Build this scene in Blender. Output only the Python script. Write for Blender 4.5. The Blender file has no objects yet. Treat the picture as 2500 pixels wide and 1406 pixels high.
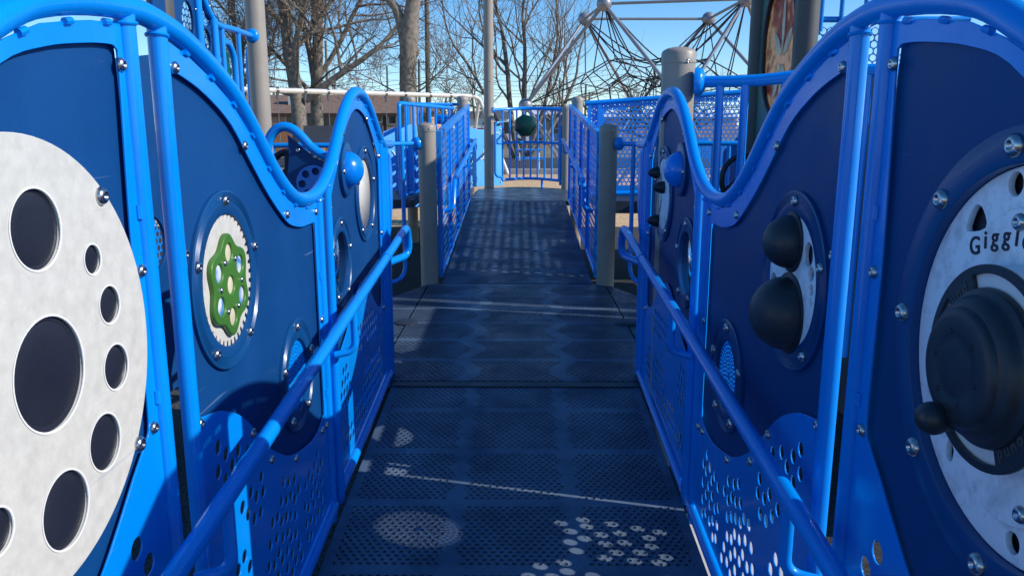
import bpy, bmesh, math, random
from math import sin, cos, pi, radians, hypot, sqrt, atan2
from mathutils import Vector, Matrix
S = bpy.context.scene
COL = S.collection
random.seed(7)
# ------------------------------------------------------------------ camera (real place: foot of an access ramp, eye 1.52 m above ground)
F, PITCH, YAW, EYE = 1900.0, radians(11.63), radians(0.54), 1.22
cd = bpy.data.cameras.new('camera'); cam = bpy.data.objects.new('camera', cd); COL.objects.link(cam)
cam.location = (0, 0, EYE); cam.rotation_euler = (pi/2 - PITCH, 0, YAW)
cd.sensor_width = 36; cd.lens = F/2500*36; cd.clip_start = .02; cd.clip_end = 3000
S.camera = cam
def at(u, v, x=None, y=None, z=None):
    """world point on the plane x=, y= or z= that was measured at photo pixel (u, v)"""
    a = (u-1250)/F; b = (703-v)/F
    yy = cos(PITCH)+b*sin(PITCH); zz = -sin(PITCH)+b*cos(PITCH)
    d = (a*cos(YAW)-yy*sin(YAW), a*sin(YAW)+yy*cos(YAW), zz)
    t = x/d[0] if x is not None else y/d[1] if y is not None else (z-EYE)/d[2]
    return Vector((d[0]*t, d[1]*t, EYE+d[2]*t))
# ------------------------------------------------------------------ light
SUN_AZ, SUN_EL = radians(12.5), radians(32)          # azimuth from +x towards -y
sd = Vector((cos(SUN_EL)*cos(SUN_AZ), -cos(SUN_EL)*sin(SUN_AZ), sin(SUN_EL)))
sl = bpy.data.lights.new('sun', 'SUN'); sl.energy = 5.0; sl.angle = radians(.5); sl.color = (1, .95, .88)
so = bpy.data.objects.new('sun', sl); COL.objects.link(so); so.rotation_euler = sd.to_track_quat('Z', 'Y').to_euler()
so.location = (6, -3, 9)
w = bpy.data.worlds.new('World'); S.world = w; w.use_nodes = True
wn = w.node_tree.nodes; wl = w.node_tree.links
bg = wn['Background']; sky = wn.new('ShaderNodeTexSky'); sky.sky_type = 'NISHITA'; sky.sun_disc = False
sky.sun_elevation = SUN_EL; sky.sun_rotation = radians(90)+SUN_AZ
sky.altitude = 1200; sky.air_density = 1.0; sky.dust_density = .0; sky.ozone_density = 5.0
hs_ = wn.new('ShaderNodeHueSaturation'); hs_.inputs['Saturation'].default_value = 1.2; hs_.inputs['Hue'].default_value = .500; hs_.inputs['Value'].default_value = 1.2
wl.new(sky.outputs[0], hs_.inputs['Color']); wl.new(hs_.outputs[0], bg.inputs[0]); bg.inputs[1].default_value = .15
S.view_settings.view_transform = 'Standard'; S.view_settings.look = 'None'; S.view_settings.exposure = 0
S.cycles.max_bounces = 8; S.cycles.transparent_max_bounces = 16
S.cycles.use_denoising = True
# ------------------------------------------------------------------ materials
M = {}
def nt(name):
    m = bpy.data.materials.new(name); m.use_nodes = True
    n = m.node_tree.nodes; return m, n, m.node_tree.links, n['Principled BSDF']
def mat(name, col, rough=.5, metal=0., var=.12, scale=6., bump=0., bscale=60., coat=0., dirt=None, dirt_amt=.4, dscale=4., spec=.5, rvar=.12, scratch=0):
    m, n, l, p = nt(name)
    tc = n.new('ShaderNodeTexCoord')
    a = n.new('ShaderNodeTexNoise'); a.inputs['Scale'].default_value = scale; a.inputs['Detail'].default_value = 5
    l.new(tc.outputs['Object'], a.inputs['Vector'])
    r = n.new('ShaderNodeMapRange'); r.inputs[1].default_value = .3; r.inputs[2].default_value = .7
    r.inputs[3].default_value = 1-var; r.inputs[4].default_value = 1+var
    l.new(a.outputs[0], r.inputs[0])
    mx = n.new('ShaderNodeMix'); mx.data_type = 'RGBA'; mx.blend_type = 'MULTIPLY'; mx.inputs[0].default_value = 1
    mx.inputs[6].default_value = (*col, 1); l.new(r.outputs[0], mx.inputs[7])
    out = mx.outputs[2]
    if dirt:
        b = n.new('ShaderNodeTexNoise'); b.inputs['Scale'].default_value = dscale; b.inputs['Detail'].default_value = 9; b.inputs['Roughness'].default_value = .7
        l.new(tc.outputs['Object'], b.inputs['Vector'])
        rr = n.new('ShaderNodeMapRange'); rr.inputs[1].default_value = .5; rr.inputs[2].default_value = .75; rr.inputs[4].default_value = dirt_amt
        l.new(b.outputs[0], rr.inputs[0])
        m2 = n.new('ShaderNodeMix'); m2.data_type = 'RGBA'; l.new(rr.outputs[0], m2.inputs[0]); l.new(out, m2.inputs[6]); m2.inputs[7].default_value = (*dirt, 1)
        out = m2.outputs[2]
    if scratch:
        for rot, thr in ((.5, .735), (2.0, .745)):
            mp = n.new('ShaderNodeMapping'); mp.inputs['Rotation'].default_value = (rot, rot*.3, 0); mp.inputs['Scale'].default_value = (60, 2.2, 90); l.new(tc.outputs['Object'], mp.inputs[0])
            sn = n.new('ShaderNodeTexNoise'); sn.inputs['Scale'].default_value = 1.; sn.inputs['Detail'].default_value = 2; l.new(mp.outputs[0], sn.inputs['Vector'])
            sr = n.new('ShaderNodeMapRange'); sr.inputs[1].default_value = thr; sr.inputs[2].default_value = thr+.03; sr.inputs[4].default_value = scratch; l.new(sn.outputs[0], sr.inputs[0])
            m3 = n.new('ShaderNodeMix'); m3.data_type = 'RGBA'; l.new(sr.outputs[0], m3.inputs[0]); l.new(out, m3.inputs[6]); m3.inputs[7].default_value = (.2, .28, .42, 1); out = m3.outputs[2]
    l.new(out, p.inputs['Base Color'])
    p.inputs['Metallic'].default_value = metal; p.inputs['Specular IOR Level'].default_value = spec
    r2 = n.new('ShaderNodeMapRange'); r2.inputs[1].default_value = .3; r2.inputs[2].default_value = .7
    r2.inputs[3].default_value = max(.03, rough-rvar*rough); r2.inputs[4].default_value = min(1, rough+rvar*rough)
    l.new(a.outputs[0], r2.inputs[0]); l.new(r2.outputs[0], p.inputs['Roughness'])
    if coat: p.inputs['Coat Weight'].default_value = coat; p.inputs['Coat Roughness'].default_value = .12
    if bump:
        c = n.new('ShaderNodeTexNoise'); c.inputs['Scale'].default_value = bscale; c.inputs['Detail'].default_value = 3
        l.new(tc.outputs['Object'], c.inputs['Vector'])
        bp = n.new('ShaderNodeBump'); bp.inputs['Strength'].default_value = bump; bp.inputs['Distance'].default_value = .01
        l.new(c.outputs[0], bp.inputs['Height']); l.new(bp.outputs[0], p.inputs['Normal'])
    M[name] = m; return m
mat('blue_paint', (.0, .25, .80), .28, var=.08, scale=3, bump=.05, bscale=35, coat=.22, dirt=(.0, .14, .5), dirt_amt=.25, dscale=6, rvar=.35, spec=.3, scratch=.12)
mat('blue_dome', (.0, .22, .8), .25, coat=.3)
mat('navy_board', (.003, .054, .190), .5, var=.10, scale=4, bump=.1, bscale=220, dirt=(.006, .06, .22), dirt_amt=.3, dscale=7, rvar=.2, spec=.22, scratch=.3)
mat('navy_ring', (.004, .062, .200), .34, spec=.35, var=.06, scale=8, coat=.1)
mat('sky_board', (.09, .44, .98), .45, var=.06, scale=3)
mat('white_board', (.585, .57, .515), .5, var=.07, scale=45, bump=.06, bscale=120, dirt=(.42, .41, .36), dirt_amt=.45, dscale=34, scratch=.25)
mat('grimy_white', (.93, .95, .98), .4, var=.05, scale=9, dirt=(.22, .24, .24), dirt_amt=.6, dscale=19)
mat('white_rim', (.82, .82, .80), .4, var=.02)
mat('drum_black', (.012, .015, .026), .5, var=.15, bump=.08, bscale=150)
mat('black_rubber', (.022, .027, .034), .42, var=.3, bump=.06, bscale=140, dirt=(.07, .08, .09), dirt_amt=.35, dscale=16, scratch=.22)
mat('green_plastic', (.05, .165, .022), .4, var=.08, bump=.05, bscale=150)
mat('dark_green', (.0, .085, .062), .35, var=.1)
mat('cream_inlay', (.62, .56, .40), .4)
mat('steel', (.52, .50, .48), .24, metal=1, var=.1, scale=40)
mat('tan_post', (.33, .285, .235), .45, var=.07, scale=5, bump=.05, bscale=80, dirt=(.2, .18, .15), dirt_amt=.3, dscale=3)
mat('shaded_post', (.075, .072, .072), .5, var=.1)  # post tan with shade put into the colour; ring lettering borrows it
mat('gray_beam', (.27, .28, .31), .4, metal=.3, var=.08)
mat('swing_paint', (.60, .58, .55), .45, var=.08)
mat('rope', (.012, .012, .016), .7, var=.2)
mat('chain', (.16, .16, .17), .4, metal=.7)
mat('curb', (.26, .255, .25), .9, var=.2, scale=8, bump=.3, bscale=40)
mat('pale_concrete', (.60, .58, .54), .85, var=.12, scale=10, bump=.2, bscale=50)
mat('asphalt', (.035, .038, .045), .9, var=.35, scale=2)
mat('bark', (.20, .168, .135), .95, var=.45, scale=7, bump=1., bscale=22)
mat('twig', (.20, .16, .13), .9, var=.3, scale=3)
mat('pole_wood', (.15, .135, .10), .9, var=.3, scale=9)
mat('roof_shingle', (.21, .135, .095), .95, var=.25, scale=4, bump=.3, bscale=20)
mat('trim_white', (.6, .6, .58), .6)
mat('trim_brown', (.05, .03, .022), .7)
mat('window_dark', (.02, .024, .03), .12)
mat('fence_wood', (.42, .19, .09), .85, var=.25, scale=5)
mat('far_white', (.62, .64, .66), .6)
mat('car_red', (.35, .02, .02), .25, coat=.4); mat('car_dark', (.03, .035, .05), .25, coat=.4); mat('car_white', (.7, .7, .7), .25, coat=.4); mat('car_blue', (.05, .12, .3), .25, coat=.4)
mat('tyre', (.012, .012, .012), .8)
mat('wire', (.03, .03, .035), .6)
mat('dark_deck_edge', (.02, .028, .04), .5)
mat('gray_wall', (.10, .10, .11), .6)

def clear_mat():
    m, n, l, p = nt('clear_window')
    t = n.new('ShaderNodeBsdfTransparent'); t.inputs[0].default_value = (.93, .96, 1, 1)
    g = n.new('ShaderNodeBsdfGlossy'); g.inputs['Roughness'].default_value = .12
    fr = n.new('ShaderNodeFresnel'); fr.inputs[0].default_value = 1.45
    ns = n.new('ShaderNodeTexNoise'); ns.inputs['Scale'].default_value = 12
    ad = n.new('ShaderNodeMath'); ad.operation = 'MULTIPLY_ADD'; ad.inputs[1].default_value = .05
    l.new(ns.outputs[0], ad.inputs[0]); l.new(fr.outputs[0], ad.inputs[2])
    mx = n.new('ShaderNodeMixShader'); l.new(ad.outputs[0], mx.inputs[0]); l.new(t.outputs[0], mx.inputs[1]); l.new(g.outputs[0], mx.inputs[2])
    l.new(mx.outputs[0], n['Material Output'].inputs[0]); M['clear_window'] = m
clear_mat()
def marble_mat():
    m, n, l, p = nt('marble_inlay')
    tc = n.new('ShaderNodeTexCoord'); wv = n.new('ShaderNodeTexWave'); wv.inputs['Scale'].default_value = 16; wv.inputs['Distortion'].default_value = 7
    l.new(tc.outputs['Object'], wv.inputs[0])
    cr = n.new('ShaderNodeValToRGB'); cr.color_ramp.elements[0].color = (.04, .22, .6, 1); cr.color_ramp.elements[1].color = (.7, .75, .78, 1)
    l.new(wv.outputs[0], cr.inputs[0]); l.new(cr.outputs[0], p.inputs['Base Color']); p.inputs['Roughness'].default_value = .25; M['marble_inlay'] = m
marble_mat()
def art_mat():
    m, n, l, p = nt('art_glass')
    tc = n.new('ShaderNodeTexCoord'); wv = n.new('ShaderNodeTexWave'); wv.inputs['Scale'].default_value = 5; wv.inputs['Distortion'].default_value = 9; wv.inputs['Detail'].default_value = 4
    l.new(tc.outputs['Object'], wv.inputs[0])
    cr = n.new('ShaderNodeValToRGB'); e = cr.color_ramp.elements
    e[0].color = (.30, .11, .08, 1); e[1].color = (.70, .52, .38, 1); x = e.new(.5); x.color = (.50, .22, .16, 1); x = e.new(.75); x.color = (.45, .38, .18, 1)
    l.new(wv.outputs[0], cr.inputs[0]); l.new(cr.outputs[0], p.inputs['Base Color']); p.inputs['Roughness'].default_value = .2
    tl = n.new('ShaderNodeBsdfTranslucent'); l.new(cr.outputs[0], tl.inputs[0]); ms = n.new('ShaderNodeMixShader'); ms.inputs[0].default_value = .45
    l.new(p.outputs[0], ms.inputs[1]); l.new(tl.outputs[0], ms.inputs[2]); l.new(ms.outputs[0], n['Material Output'].inputs[0]); M['art_glass'] = m
art_mat()
mat('wheel_green', (.0, .035, .027), .3, var=.1)
mat('petal', (.62, .52, .36), .25, var=.35, scale=14)
def deck_mat(name, kind):
    """coated steel deck: punched hexagonal dot pattern with plain ribs"""
    m, n, l, p = nt(name)
    def math_(op, a, b=None, c=None):
        q = n.new('ShaderNodeMath'); q.operation = op
        for i, k in enumerate((a, b, c)):
            if k is None: continue
            if isinstance(k, (int, float)): q.inputs[i].default_value = k
            else: l.new(k, q.inputs[i])
        return q.outputs[0]
    tc = n.new('ShaderNodeTexCoord'); sp = n.new('ShaderNodeSeparateXYZ'); l.new(tc.outputs['Object'], sp.inputs[0])
    X, Y = sp.outputs[0], sp.outputs[1]
    px, py = (.034, .062) if kind != 'ramp' else (.027, .040)
    def lattice(ox, oy):
        fx = math_('MULTIPLY', math_('SUBTRACT', math_('FRACT', math_('ADD', math_('DIVIDE', X, px), 100+ox)), .5), px)
        fy = math_('MULTIPLY', math_('SUBTRACT', math_('FRACT', math_('ADD', math_('DIVIDE', Y, py), 100+oy)), .5), py)
        return math_('SQRT', math_('ADD', math_('MULTIPLY', fx, fx), math_('MULTIPLY', fy, fy)))
    d = math_('MINIMUM', lattice(0, 0), lattice(.5, .5))
    def ss(v, lo, hi, a, b):
        r = n.new('ShaderNodeMapRange'); r.interpolation_type = 'SMOOTHSTEP'
        for i, k in enumerate((v, lo, hi, a, b)):
            if isinstance(k, (int, float)): r.inputs[i].default_value = k
            else: l.new(k, r.inputs[i])
        return r.outputs[0]
    p.inputs['Specular IOR Level'].default_value = .10 if kind != 'ramp' else .2
    dot = ss(d, .0072, .0092, 1, 0) if kind != 'ramp' else ss(d, .0046, .0062, 1, 0); ringm = ss(math_('ABSOLUTE', math_('SUBTRACT', d, .0078 if kind == 'ramp' else .011)), .0, .0018, 1, 0)
    P = .382 if kind == 'ramp' else .404
    off = (3.333 if kind == 'ramp' else 4.02 if kind == 'ramp2' else 4.824)
    ty = math_('MULTIPLY', math_('ABSOLUTE', math_('SUBTRACT', math_('FRACT', math_('ADD', math_('DIVIDE', math_('SUBTRACT', Y, off), P), 100.5)), .5)), P)
    plain = ss(ty, .022, .026, 1, 0)
    xa = math_('ABSOLUTE', math_('ADD', X, .018))
    if kind == 'deck':       # wavy octagonal ribs
        off2 = ss(ty, .02, .19, .285, .215)
        lx = math_('ABSOLUTE', math_('SUBTRACT', xa, off2)); plain = math_('MAXIMUM', plain, ss(lx, .035, .05, 1, 0))
    else:                    # row of plain diamonds down each third
        dz = math_('MULTIPLY', math_('ABSOLUTE', math_('SUBTRACT', math_('FRACT', math_('ADD', math_('DIVIDE', Y, .0955), 100.)), .5)), .0955)
        lx = math_('ABSOLUTE', math_('SUBTRACT', xa, .205)); plain = math_('MAXIMUM', plain, ss(math_('ADD', lx, math_('MULTIPLY', dz, .6)), .04, .05, 1, 0))
    edge = ss(xa, .565, .575, 0, 1)
    if kind != 'deck': plain = math_('MAXIMUM', plain, edge)
    live = math_('SUBTRACT', 1, plain); dot = math_('MULTIPLY', dot, live); ringm = math_('MULTIPLY', ringm, live)
    ns = n.new('ShaderNodeTexNoise'); ns.inputs['Scale'].default_value = 3.5; ns.inputs['Detail'].default_value = 7; ns.inputs['Roughness'].default_value = .65; l.new(tc.outputs['Object'], ns.inputs[0])
    cr = n.new('ShaderNodeValToRGB'); cr.color_ramp.elements[0].position = .32; cr.color_ramp.elements[1].position = .72
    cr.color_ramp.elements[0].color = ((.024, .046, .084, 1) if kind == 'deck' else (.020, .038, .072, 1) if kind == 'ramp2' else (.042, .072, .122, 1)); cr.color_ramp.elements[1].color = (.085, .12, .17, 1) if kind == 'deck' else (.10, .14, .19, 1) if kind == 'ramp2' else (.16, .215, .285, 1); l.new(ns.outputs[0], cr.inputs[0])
    mx = n.new('ShaderNodeMix'); mx.data_type = 'RGBA'; l.new(math_('MULTIPLY', dot, .95 if kind == 'deck' else .9), mx.inputs[0]); l.new(cr.outputs[0], mx.inputs[6]); mx.inputs[7].default_value = (.005, .008, .014, 1)
    l.new(mx.outputs[2], p.inputs['Base Color'])
    rg = ss(ns.outputs[0], .35, .7, .42, .22); l.new(rg, p.inputs['Roughness'])
    h = math_('SUBTRACT', math_('MULTIPLY', ringm, .5), dot)
    rb = n.new('ShaderNodeMix'); rb.data_type = 'RGBA'; l.new(math_('MULTIPLY', plain, .45 if kind == 'deck' else .0), rb.inputs[0]); l.new(mx.outputs[2], rb.inputs[6]); rb.inputs[7].default_value = (.12, .17, .23, 1); l.new(rb.outputs[2], p.inputs['Base Color'])
    bp = n.new('ShaderNodeBump'); bp.inputs['Strength'].default_value = 1.; bp.inputs['Distance'].default_value = .005; l.new(h, bp.inputs['Height']); l.new(bp.outputs[0], p.inputs['Normal'])
    M[name] = m
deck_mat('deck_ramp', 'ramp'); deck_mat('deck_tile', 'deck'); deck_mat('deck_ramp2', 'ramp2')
def brick_mat():
    m, n, l, p = nt('brick')
    tc = n.new('ShaderNodeTexCoord'); mp = n.new('ShaderNodeMapping'); mp.inputs['Rotation'].default_value = (radians(90), 0, 0)
    l.new(tc.outputs['Object'], mp.inputs[0])
    b = n.new('ShaderNodeTexBrick'); b.inputs['Scale'].default_value = 1; b.inputs['Brick Width'].default_value = .42; b.inputs['Row Height'].default_value = .15; b.inputs['Mortar Size'].default_value = .016
    b.inputs['Color1'].default_value = (.60, .35, .24, 1); b.inputs['Color2'].default_value = (.42, .21, .14, 1); b.inputs['Mortar'].default_value = (.42, .37, .32, 1)
    l.new(mp.outputs[0], b.inputs[0]); l.new(b.outputs[0], p.inputs['Base Color']); p.inputs['Roughness'].default_value = .9; M['brick'] = m
brick_mat()
def ground_mat(name, c0, c1, c2, scale, bump):
    m, n, l, p = nt(name)
    tc = n.new('ShaderNodeTexCoord')
    v = n.new('ShaderNodeTexVoronoi'); v.inputs['Scale'].default_value = scale; l.new(tc.outputs['Object'], v.inputs[0])
    ns = n.new('ShaderNodeTexNoise'); ns.inputs['Scale'].default_value = .35; ns.inputs['Detail'].default_value = 8; l.new(tc.outputs['Object'], ns.inputs[0])
    sp = n.new('ShaderNodeSeparateColor'); l.new(v.outputs['Color'], sp.inputs[0])
    cr = n.new('ShaderNodeValToRGB'); e = cr.color_ramp.elements; e[0].color = (*c0, 1); e[1].color = (*c1, 1); l.new(sp.outputs[0], cr.inputs[0])
    mx = n.new('ShaderNodeMix'); mx.data_type = 'RGBA'
    rr = n.new('ShaderNodeMapRange'); rr.inputs[1].default_value = .42; rr.inputs[2].default_value = .62; rr.inputs[4].default_value = .75; l.new(ns.outputs[0], rr.inputs[0])
    l.new(rr.outputs[0], mx.inputs[0]); l.new(cr.outputs[0], mx.inputs[6]); mx.inputs[7].default_value = (*c2, 1); l.new(mx.outputs[2], p.inputs['Base Color'])
    p.inputs['Roughness'].default_value = .95
    bp = n.new('ShaderNodeBump'); bp.inputs['Strength'].default_value = bump; bp.inputs['Distance'].default_value = .03; l.new(sp.outputs[1], bp.inputs['Height']); l.new(bp.outputs[0], p.inputs['Normal'])
    M[name] = m
ground_mat('mulch', (.40, .235, .105), (.85, .58, .31), (.68, .46, .24), 22, .8)
ground_mat('rubber', (.004, .004, .005), (.085, .085, .088), (.012, .012, .014), 110, .6)
ground_mat('dry_lawn', (.19, .15, .085), (.30, .24, .14), (.14, .125, .06), 9, .5)

# ------------------------------------------------------------------ object helpers
def tag(o, label=None, cat=None, group=None, kind=None):
    for k, v in (('label', label), ('category', cat), ('group', group), ('kind', kind)):
        if v: o[k] = v
    return o
def thing(name, label, cat, loc=(0, 0, 0), group=None):
    o = bpy.data.objects.new(name, None); COL.objects.link(o); o.location = loc; o.empty_display_size = .1
    return tag(o, label, cat, group)
def wloc(o):
    v = Vector((0, 0, 0))
    while o: v += o.location; o = o.parent
    return v
def link(name, me, m, parent=None, smooth=True, world=True):
    o = bpy.data.objects.new(name, me); COL.objects.link(o)
    if m and len(me.materials) == 0: me.materials.append(M[m])
    if smooth: me.polygons.foreach_set('use_smooth', [True]*len(me.polygons))
    if parent: o.parent = parent; o.location = -wloc(parent)      # mesh data are in world coordinates
    return o
class MB:
    def __init__(s): s.v = []; s.f = []
    def add(s, v, f):
        k = len(s.v); s.v += [tuple(a) for a in v]; s.f += [tuple(i+k for i in q) for q in f]
    def box(s, a, b):
        x0, y0, z0 = a; x1, y1, z1 = b
        s.add([(x0,y0,z0),(x1,y0,z0),(x1,y1,z0),(x0,y1,z0),(x0,y0,z1),(x1,y0,z1),(x1,y1,z1),(x0,y1,z1)],
              [(0,3,2,1),(4,5,6,7),(0,1,5,4),(1,2,6,5),(2,3,7,6),(3,0,4,7)])
    def prism(s, pts, vec):
        """polygon (3D points) extruded along vec"""
        n = len(pts); vec = Vector(vec); a = [Vector(p) for p in pts]
        s.add(a+[p+vec for p in a], [tuple(range(n))[::-1], tuple(range(n, 2*n))]+[(i, (i+1) % n, n+(i+1) % n, n+i) for i in range(n)])
    def tube(s, pts, r, sides=10, caps=True, closed=False):
        P = [Vector(p) for p in pts]; n = len(P)
        R = r if isinstance(r, (list, tuple)) else [r]*n
        T = []
        for i in range(n):
            if closed: t = P[(i+1) % n]-P[i-1]
            else: t = P[min(i+1, n-1)]-P[max(i-1, 0)]
            if t.length < 1e-9: t = Vector((0, 0, 1))
            T.append(t.normalized())
        ref = Vector((0, 0, 1)) if abs(T[0].z) < .9 else Vector((1, 0, 0))
        u = T[0].cross(ref).normalized(); V = []; Fc = []
        for i in range(n):
            u = (u-T[i]*u.dot(T[i]))
            u = u.normalized() if u.length > 1e-6 else T[i].orthogonal().normalized()
            w_ = T[i].cross(u)
            for k in range(sides):
                a = 2*pi*k/sides; V.append(P[i]+(u*cos(a)+w_*sin(a))*R[i])
        for i in range(n if closed else n-1):
            j = (i+1) % n
            for k in range(sides):
                k2 = (k+1) % sides; Fc.append((i*sides+k, i*sides+k2, j*sides+k2, j*sides+k))
        if caps and not closed:
            Fc.append(tuple(range(sides))[::-1]); Fc.append(tuple((n-1)*sides+k for k in range(sides)))
        s.add(V, Fc)
    def lathe(s, prof, c, axis, sides=24, caps=True):
        """prof: (radius, height along axis)"""
        ax = Vector(axis).normalized(); u = ax.orthogonal().normalized(); w_ = ax.cross(u); c = Vector(c)
        V = []; Fc = []; n = len(prof)
        for r, h in prof:
            for k in range(sides):
                a = 2*pi*k/sides; V.append(c+ax*h+(u*cos(a)+w_*sin(a))*r)
        for i in range(n-1):
            for k in range(sides):
                k2 = (k+1) % sides; Fc.append((i*sides+k, i*sides+k2, (i+1)*sides+k2, (i+1)*sides+k))
        if caps and prof[0][0] > 1e-6: Fc.append(tuple(range(sides))[::-1])
        if caps and prof[-1][0] > 1e-6: Fc.append(tuple((n-1)*sides+k for k in range(sides)))
        s.add(V, Fc)
    def mesh(s, name, auto=True):
        me = bpy.data.meshes.new(name); me.from_pydata(s.v, [], s.f); me.update(); return me
    def build(s, name, m, parent=None, smooth=True):
        me = s.mesh(name)
        if smooth == 'auto':
            o = link(name, me, m, parent, True)
            me.set_sharp_from_angle(angle=radians(38)); return o
        return link(name, me, m, parent, smooth)
def catmull(pts, k=6, closed=False):
    P = [Vector(p) for p in pts]; n = len(P); out = []
    for i in range(n if closed else n-1):
        p0, p1, p2, p3 = (P[(i-1) % n], P[i], P[(i+1) % n], P[(i+2) % n]) if closed else (P[max(i-1, 0)], P[i], P[i+1], P[min(i+2, n-1)])
        for j in range(k):
            t = j/k
            out.append(.5*((2*p1)+(p2-p0)*t+(2*p0-5*p1+4*p2-p3)*t*t+(3*p1-p0-3*p2+p3)*t**3))
    if not closed: out.append(P[-1])
    return out
def fillet(pts, r, k=5):
    """polyline with rounded corners"""
    P = [Vector(p) for p in pts]; out = [P[0]]
    for i in range(1, len(P)-1):
        a = (P[i-1]-P[i]); b = (P[i+1]-P[i]); d = min(r, a.length*.48, b.length*.48)
        p, q = P[i]+a.normalized()*d, P[i]+b.normalized()*d
        for j in range(k+1):
            t = j/k; out.append(p*(1-t)**2+P[i]*2*t*(1-t)+q*t*t)
    out.append(P[-1]); return out
def tube(name, pts, r, m, parent=None, sides=12, closed=False):
    b = MB(); b.tube(pts, r, sides, closed=closed); return b.build(name, m, parent, 'auto')
def circ(cx, cy, r, n=20, ry=None, ph=0):
    return [(cx+r*cos(2*pi*i/n+ph), cy+(ry or r)*sin(2*pi*i/n+ph)) for i in range(n)]
YZ = lambda x: Matrix(((0, 0, 1, x), (1, 0, 0, 0), (0, 1, 0, 0), (0, 0, 0, 1)))     # local (a,b) -> world (y,z), thickness along x
XZ = lambda y: Matrix(((1, 0, 0, 0), (0, 0, -1, y), (0, 1, 0, 0), (0, 0, 0, 1)))    # local (a,b) -> world (x,z), thickness along y
def plate(name, outline, holes, t, M4, m, parent=None, bevel=.0012):
    """flat sheet with true cut-outs and softened edges"""
    cu = bpy.data.curves.new(name, 'CURVE'); cu.dimensions = '2D'; cu.fill_mode = 'BOTH'
    cu.extrude = max(t/2-bevel, .0001); cu.bevel_depth = bevel; cu.bevel_resolution = 1; cu.offset = -bevel
    for pl in [outline]+list(holes):
        sp = cu.splines.new('POLY'); sp.points.add(len(pl)-1); sp.use_cyclic_u = True
        for q, p in zip(sp.points, pl): q.co = (p[0], p[1], 0, 1)
    ob = bpy.data.objects.new(name, cu); COL.objects.link(ob)
    bpy.context.view_layer.update()
    me = bpy.data.meshes.new_from_object(ob.evaluated_get(bpy.context.evaluated_depsgraph_get()))
    bpy.data.objects.remove(ob); bpy.data.curves.remove(cu)
    me.transform(M4); me.materials.clear(); me.update()
    o = link(name, me, m, parent, False); return o
def text_obj(name, body, size, depth, M4, m, parent=None):
    cu = bpy.data.curves.new(name, 'FONT'); cu.body = body; cu.size = size; cu.extrude = depth; cu.align_x = 'CENTER'; cu.offset = .0004
    ob = bpy.data.objects.new(name, cu); COL.objects.link(ob); bpy.context.view_layer.update()
    me = bpy.data.meshes.new_from_object(ob.evaluated_get(bpy.context.evaluated_depsgraph_get()))
    bpy.data.objects.remove(ob); bpy.data.curves.remove(cu); me.transform(M4); me.materials.clear()
    return link(name, me, m, parent, False)
_b = MB(); _b.lathe([(.003, .0040), (.0042, .0075), (.0062, .0080), (.0090, .0066), (.0112, .0038), (.0120, .0008), (.0120, 0)], (0, 0, 0), (1, 0, 0), 14)
BOLT = _b.mesh('bolt'); BOLT.materials.append(M['steel']); BOLT.polygons.foreach_set('use_smooth', [True]*len(BOLT.polygons))
def bolt(pos, nx, parent, s=1., axis=None):
    o = bpy.data.objects.new('bolt', BOLT); COL.objects.link(o); o.parent = parent
    o.location = Vector(pos)-wloc(parent); o.scale = (s, s, s)
    o.rotation_euler = (0, 0, 0) if nx > 0 else (0, 0, pi)
    if axis is not None: o.rotation_euler = Vector(axis).to_track_quat('X', 'Z').to_euler()
    return o
def perf_mesh(inside, hole, pitch, r, to3, box, n=12):
    """one sheet of hexagonal cells; cells where hole() is true are punched"""
    V = []; Fc = []; x0, x1, y0, y1 = box; ry = pitch*sqrt(3)/2; j = 0; y = y0; R = pitch/sqrt(3)
    while y <= y1:
        x = x0+(pitch/2 if j % 2 else 0)
        while x <= x1:
            if inside(x, y):
                k = len(V); hexp = []
                for i in range(n):
                    a = 2*pi*i/n+pi/6; aa = (i % 2)
                    rr = R if aa == 0 else R*cos(pi/6)
                    hexp.append((x+rr*cos(a), y+rr*sin(a)))
                if hole(x, y):
                    V += [to3(*q) for q in hexp]+[to3(x+r*cos(2*pi*i/n+pi/6), y+r*sin(2*pi*i/n+pi/6)) for i in range(n)]
                    Fc += [(k+i, k+(i+1) % n, k+n+(i+1) % n, k+n+i) for i in range(n)]
                else:
                    V += [to3(*q) for q in hexp]; Fc.append(tuple(range(k, k+n)))
            x += pitch
        y += ry; j += 1
    me = bpy.data.meshes.new('perforated_sheet'); me.from_pydata(V, [], Fc); me.update(); return me

# ------------------------------------------------------------------ setting
RZ1 = lambda y: -.305+min(max(y, 0), 3.66)/12           # first ramp
RZ2 = lambda y: (min(max(y, 6.08), 9.9)-6.08)/12.5      # second ramp
b = MB(); b.add([(-900, -60, -.32), (900, -60, -.32), (900, 1500, -.32), (-900, 1500, -.32)], [(0, 1, 2, 3)])
tag(b.build('ground', 'dry_lawn', None, False), kind='structure')
b = MB(); b.add([(-14, -8, -.313), (18, -8, -.313), (18, 26.3, -.313), (-14, 26.3, -.313)], [(0, 1, 2, 3)])
tag(b.build('mulch_bed', 'mulch', None, False), kind='structure')
b = MB(); b.add([(-6, -6, -.307), (6, -6, -.307), (6, 12.2, -.307), (-6, 12.2, -.307)], [(0, 1, 2, 3)])
tag(b.build('rubber_surface', 'rubber', None, False), kind='structure')
b = MB(); b.box((-14, 26.3, -.33), (18, 27.0, -.16))
tag(b.build('kerb', 'curb', None, False), kind='structure')
b = MB(); b.add([(-40, 30.5, -.312), (40, 30.5, -.312), (40, 41, -.312), (-40, 41, -.312)], [(0, 1, 2, 3)])
tag(b.build('road', 'asphalt', None, False), kind='structure')
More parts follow.
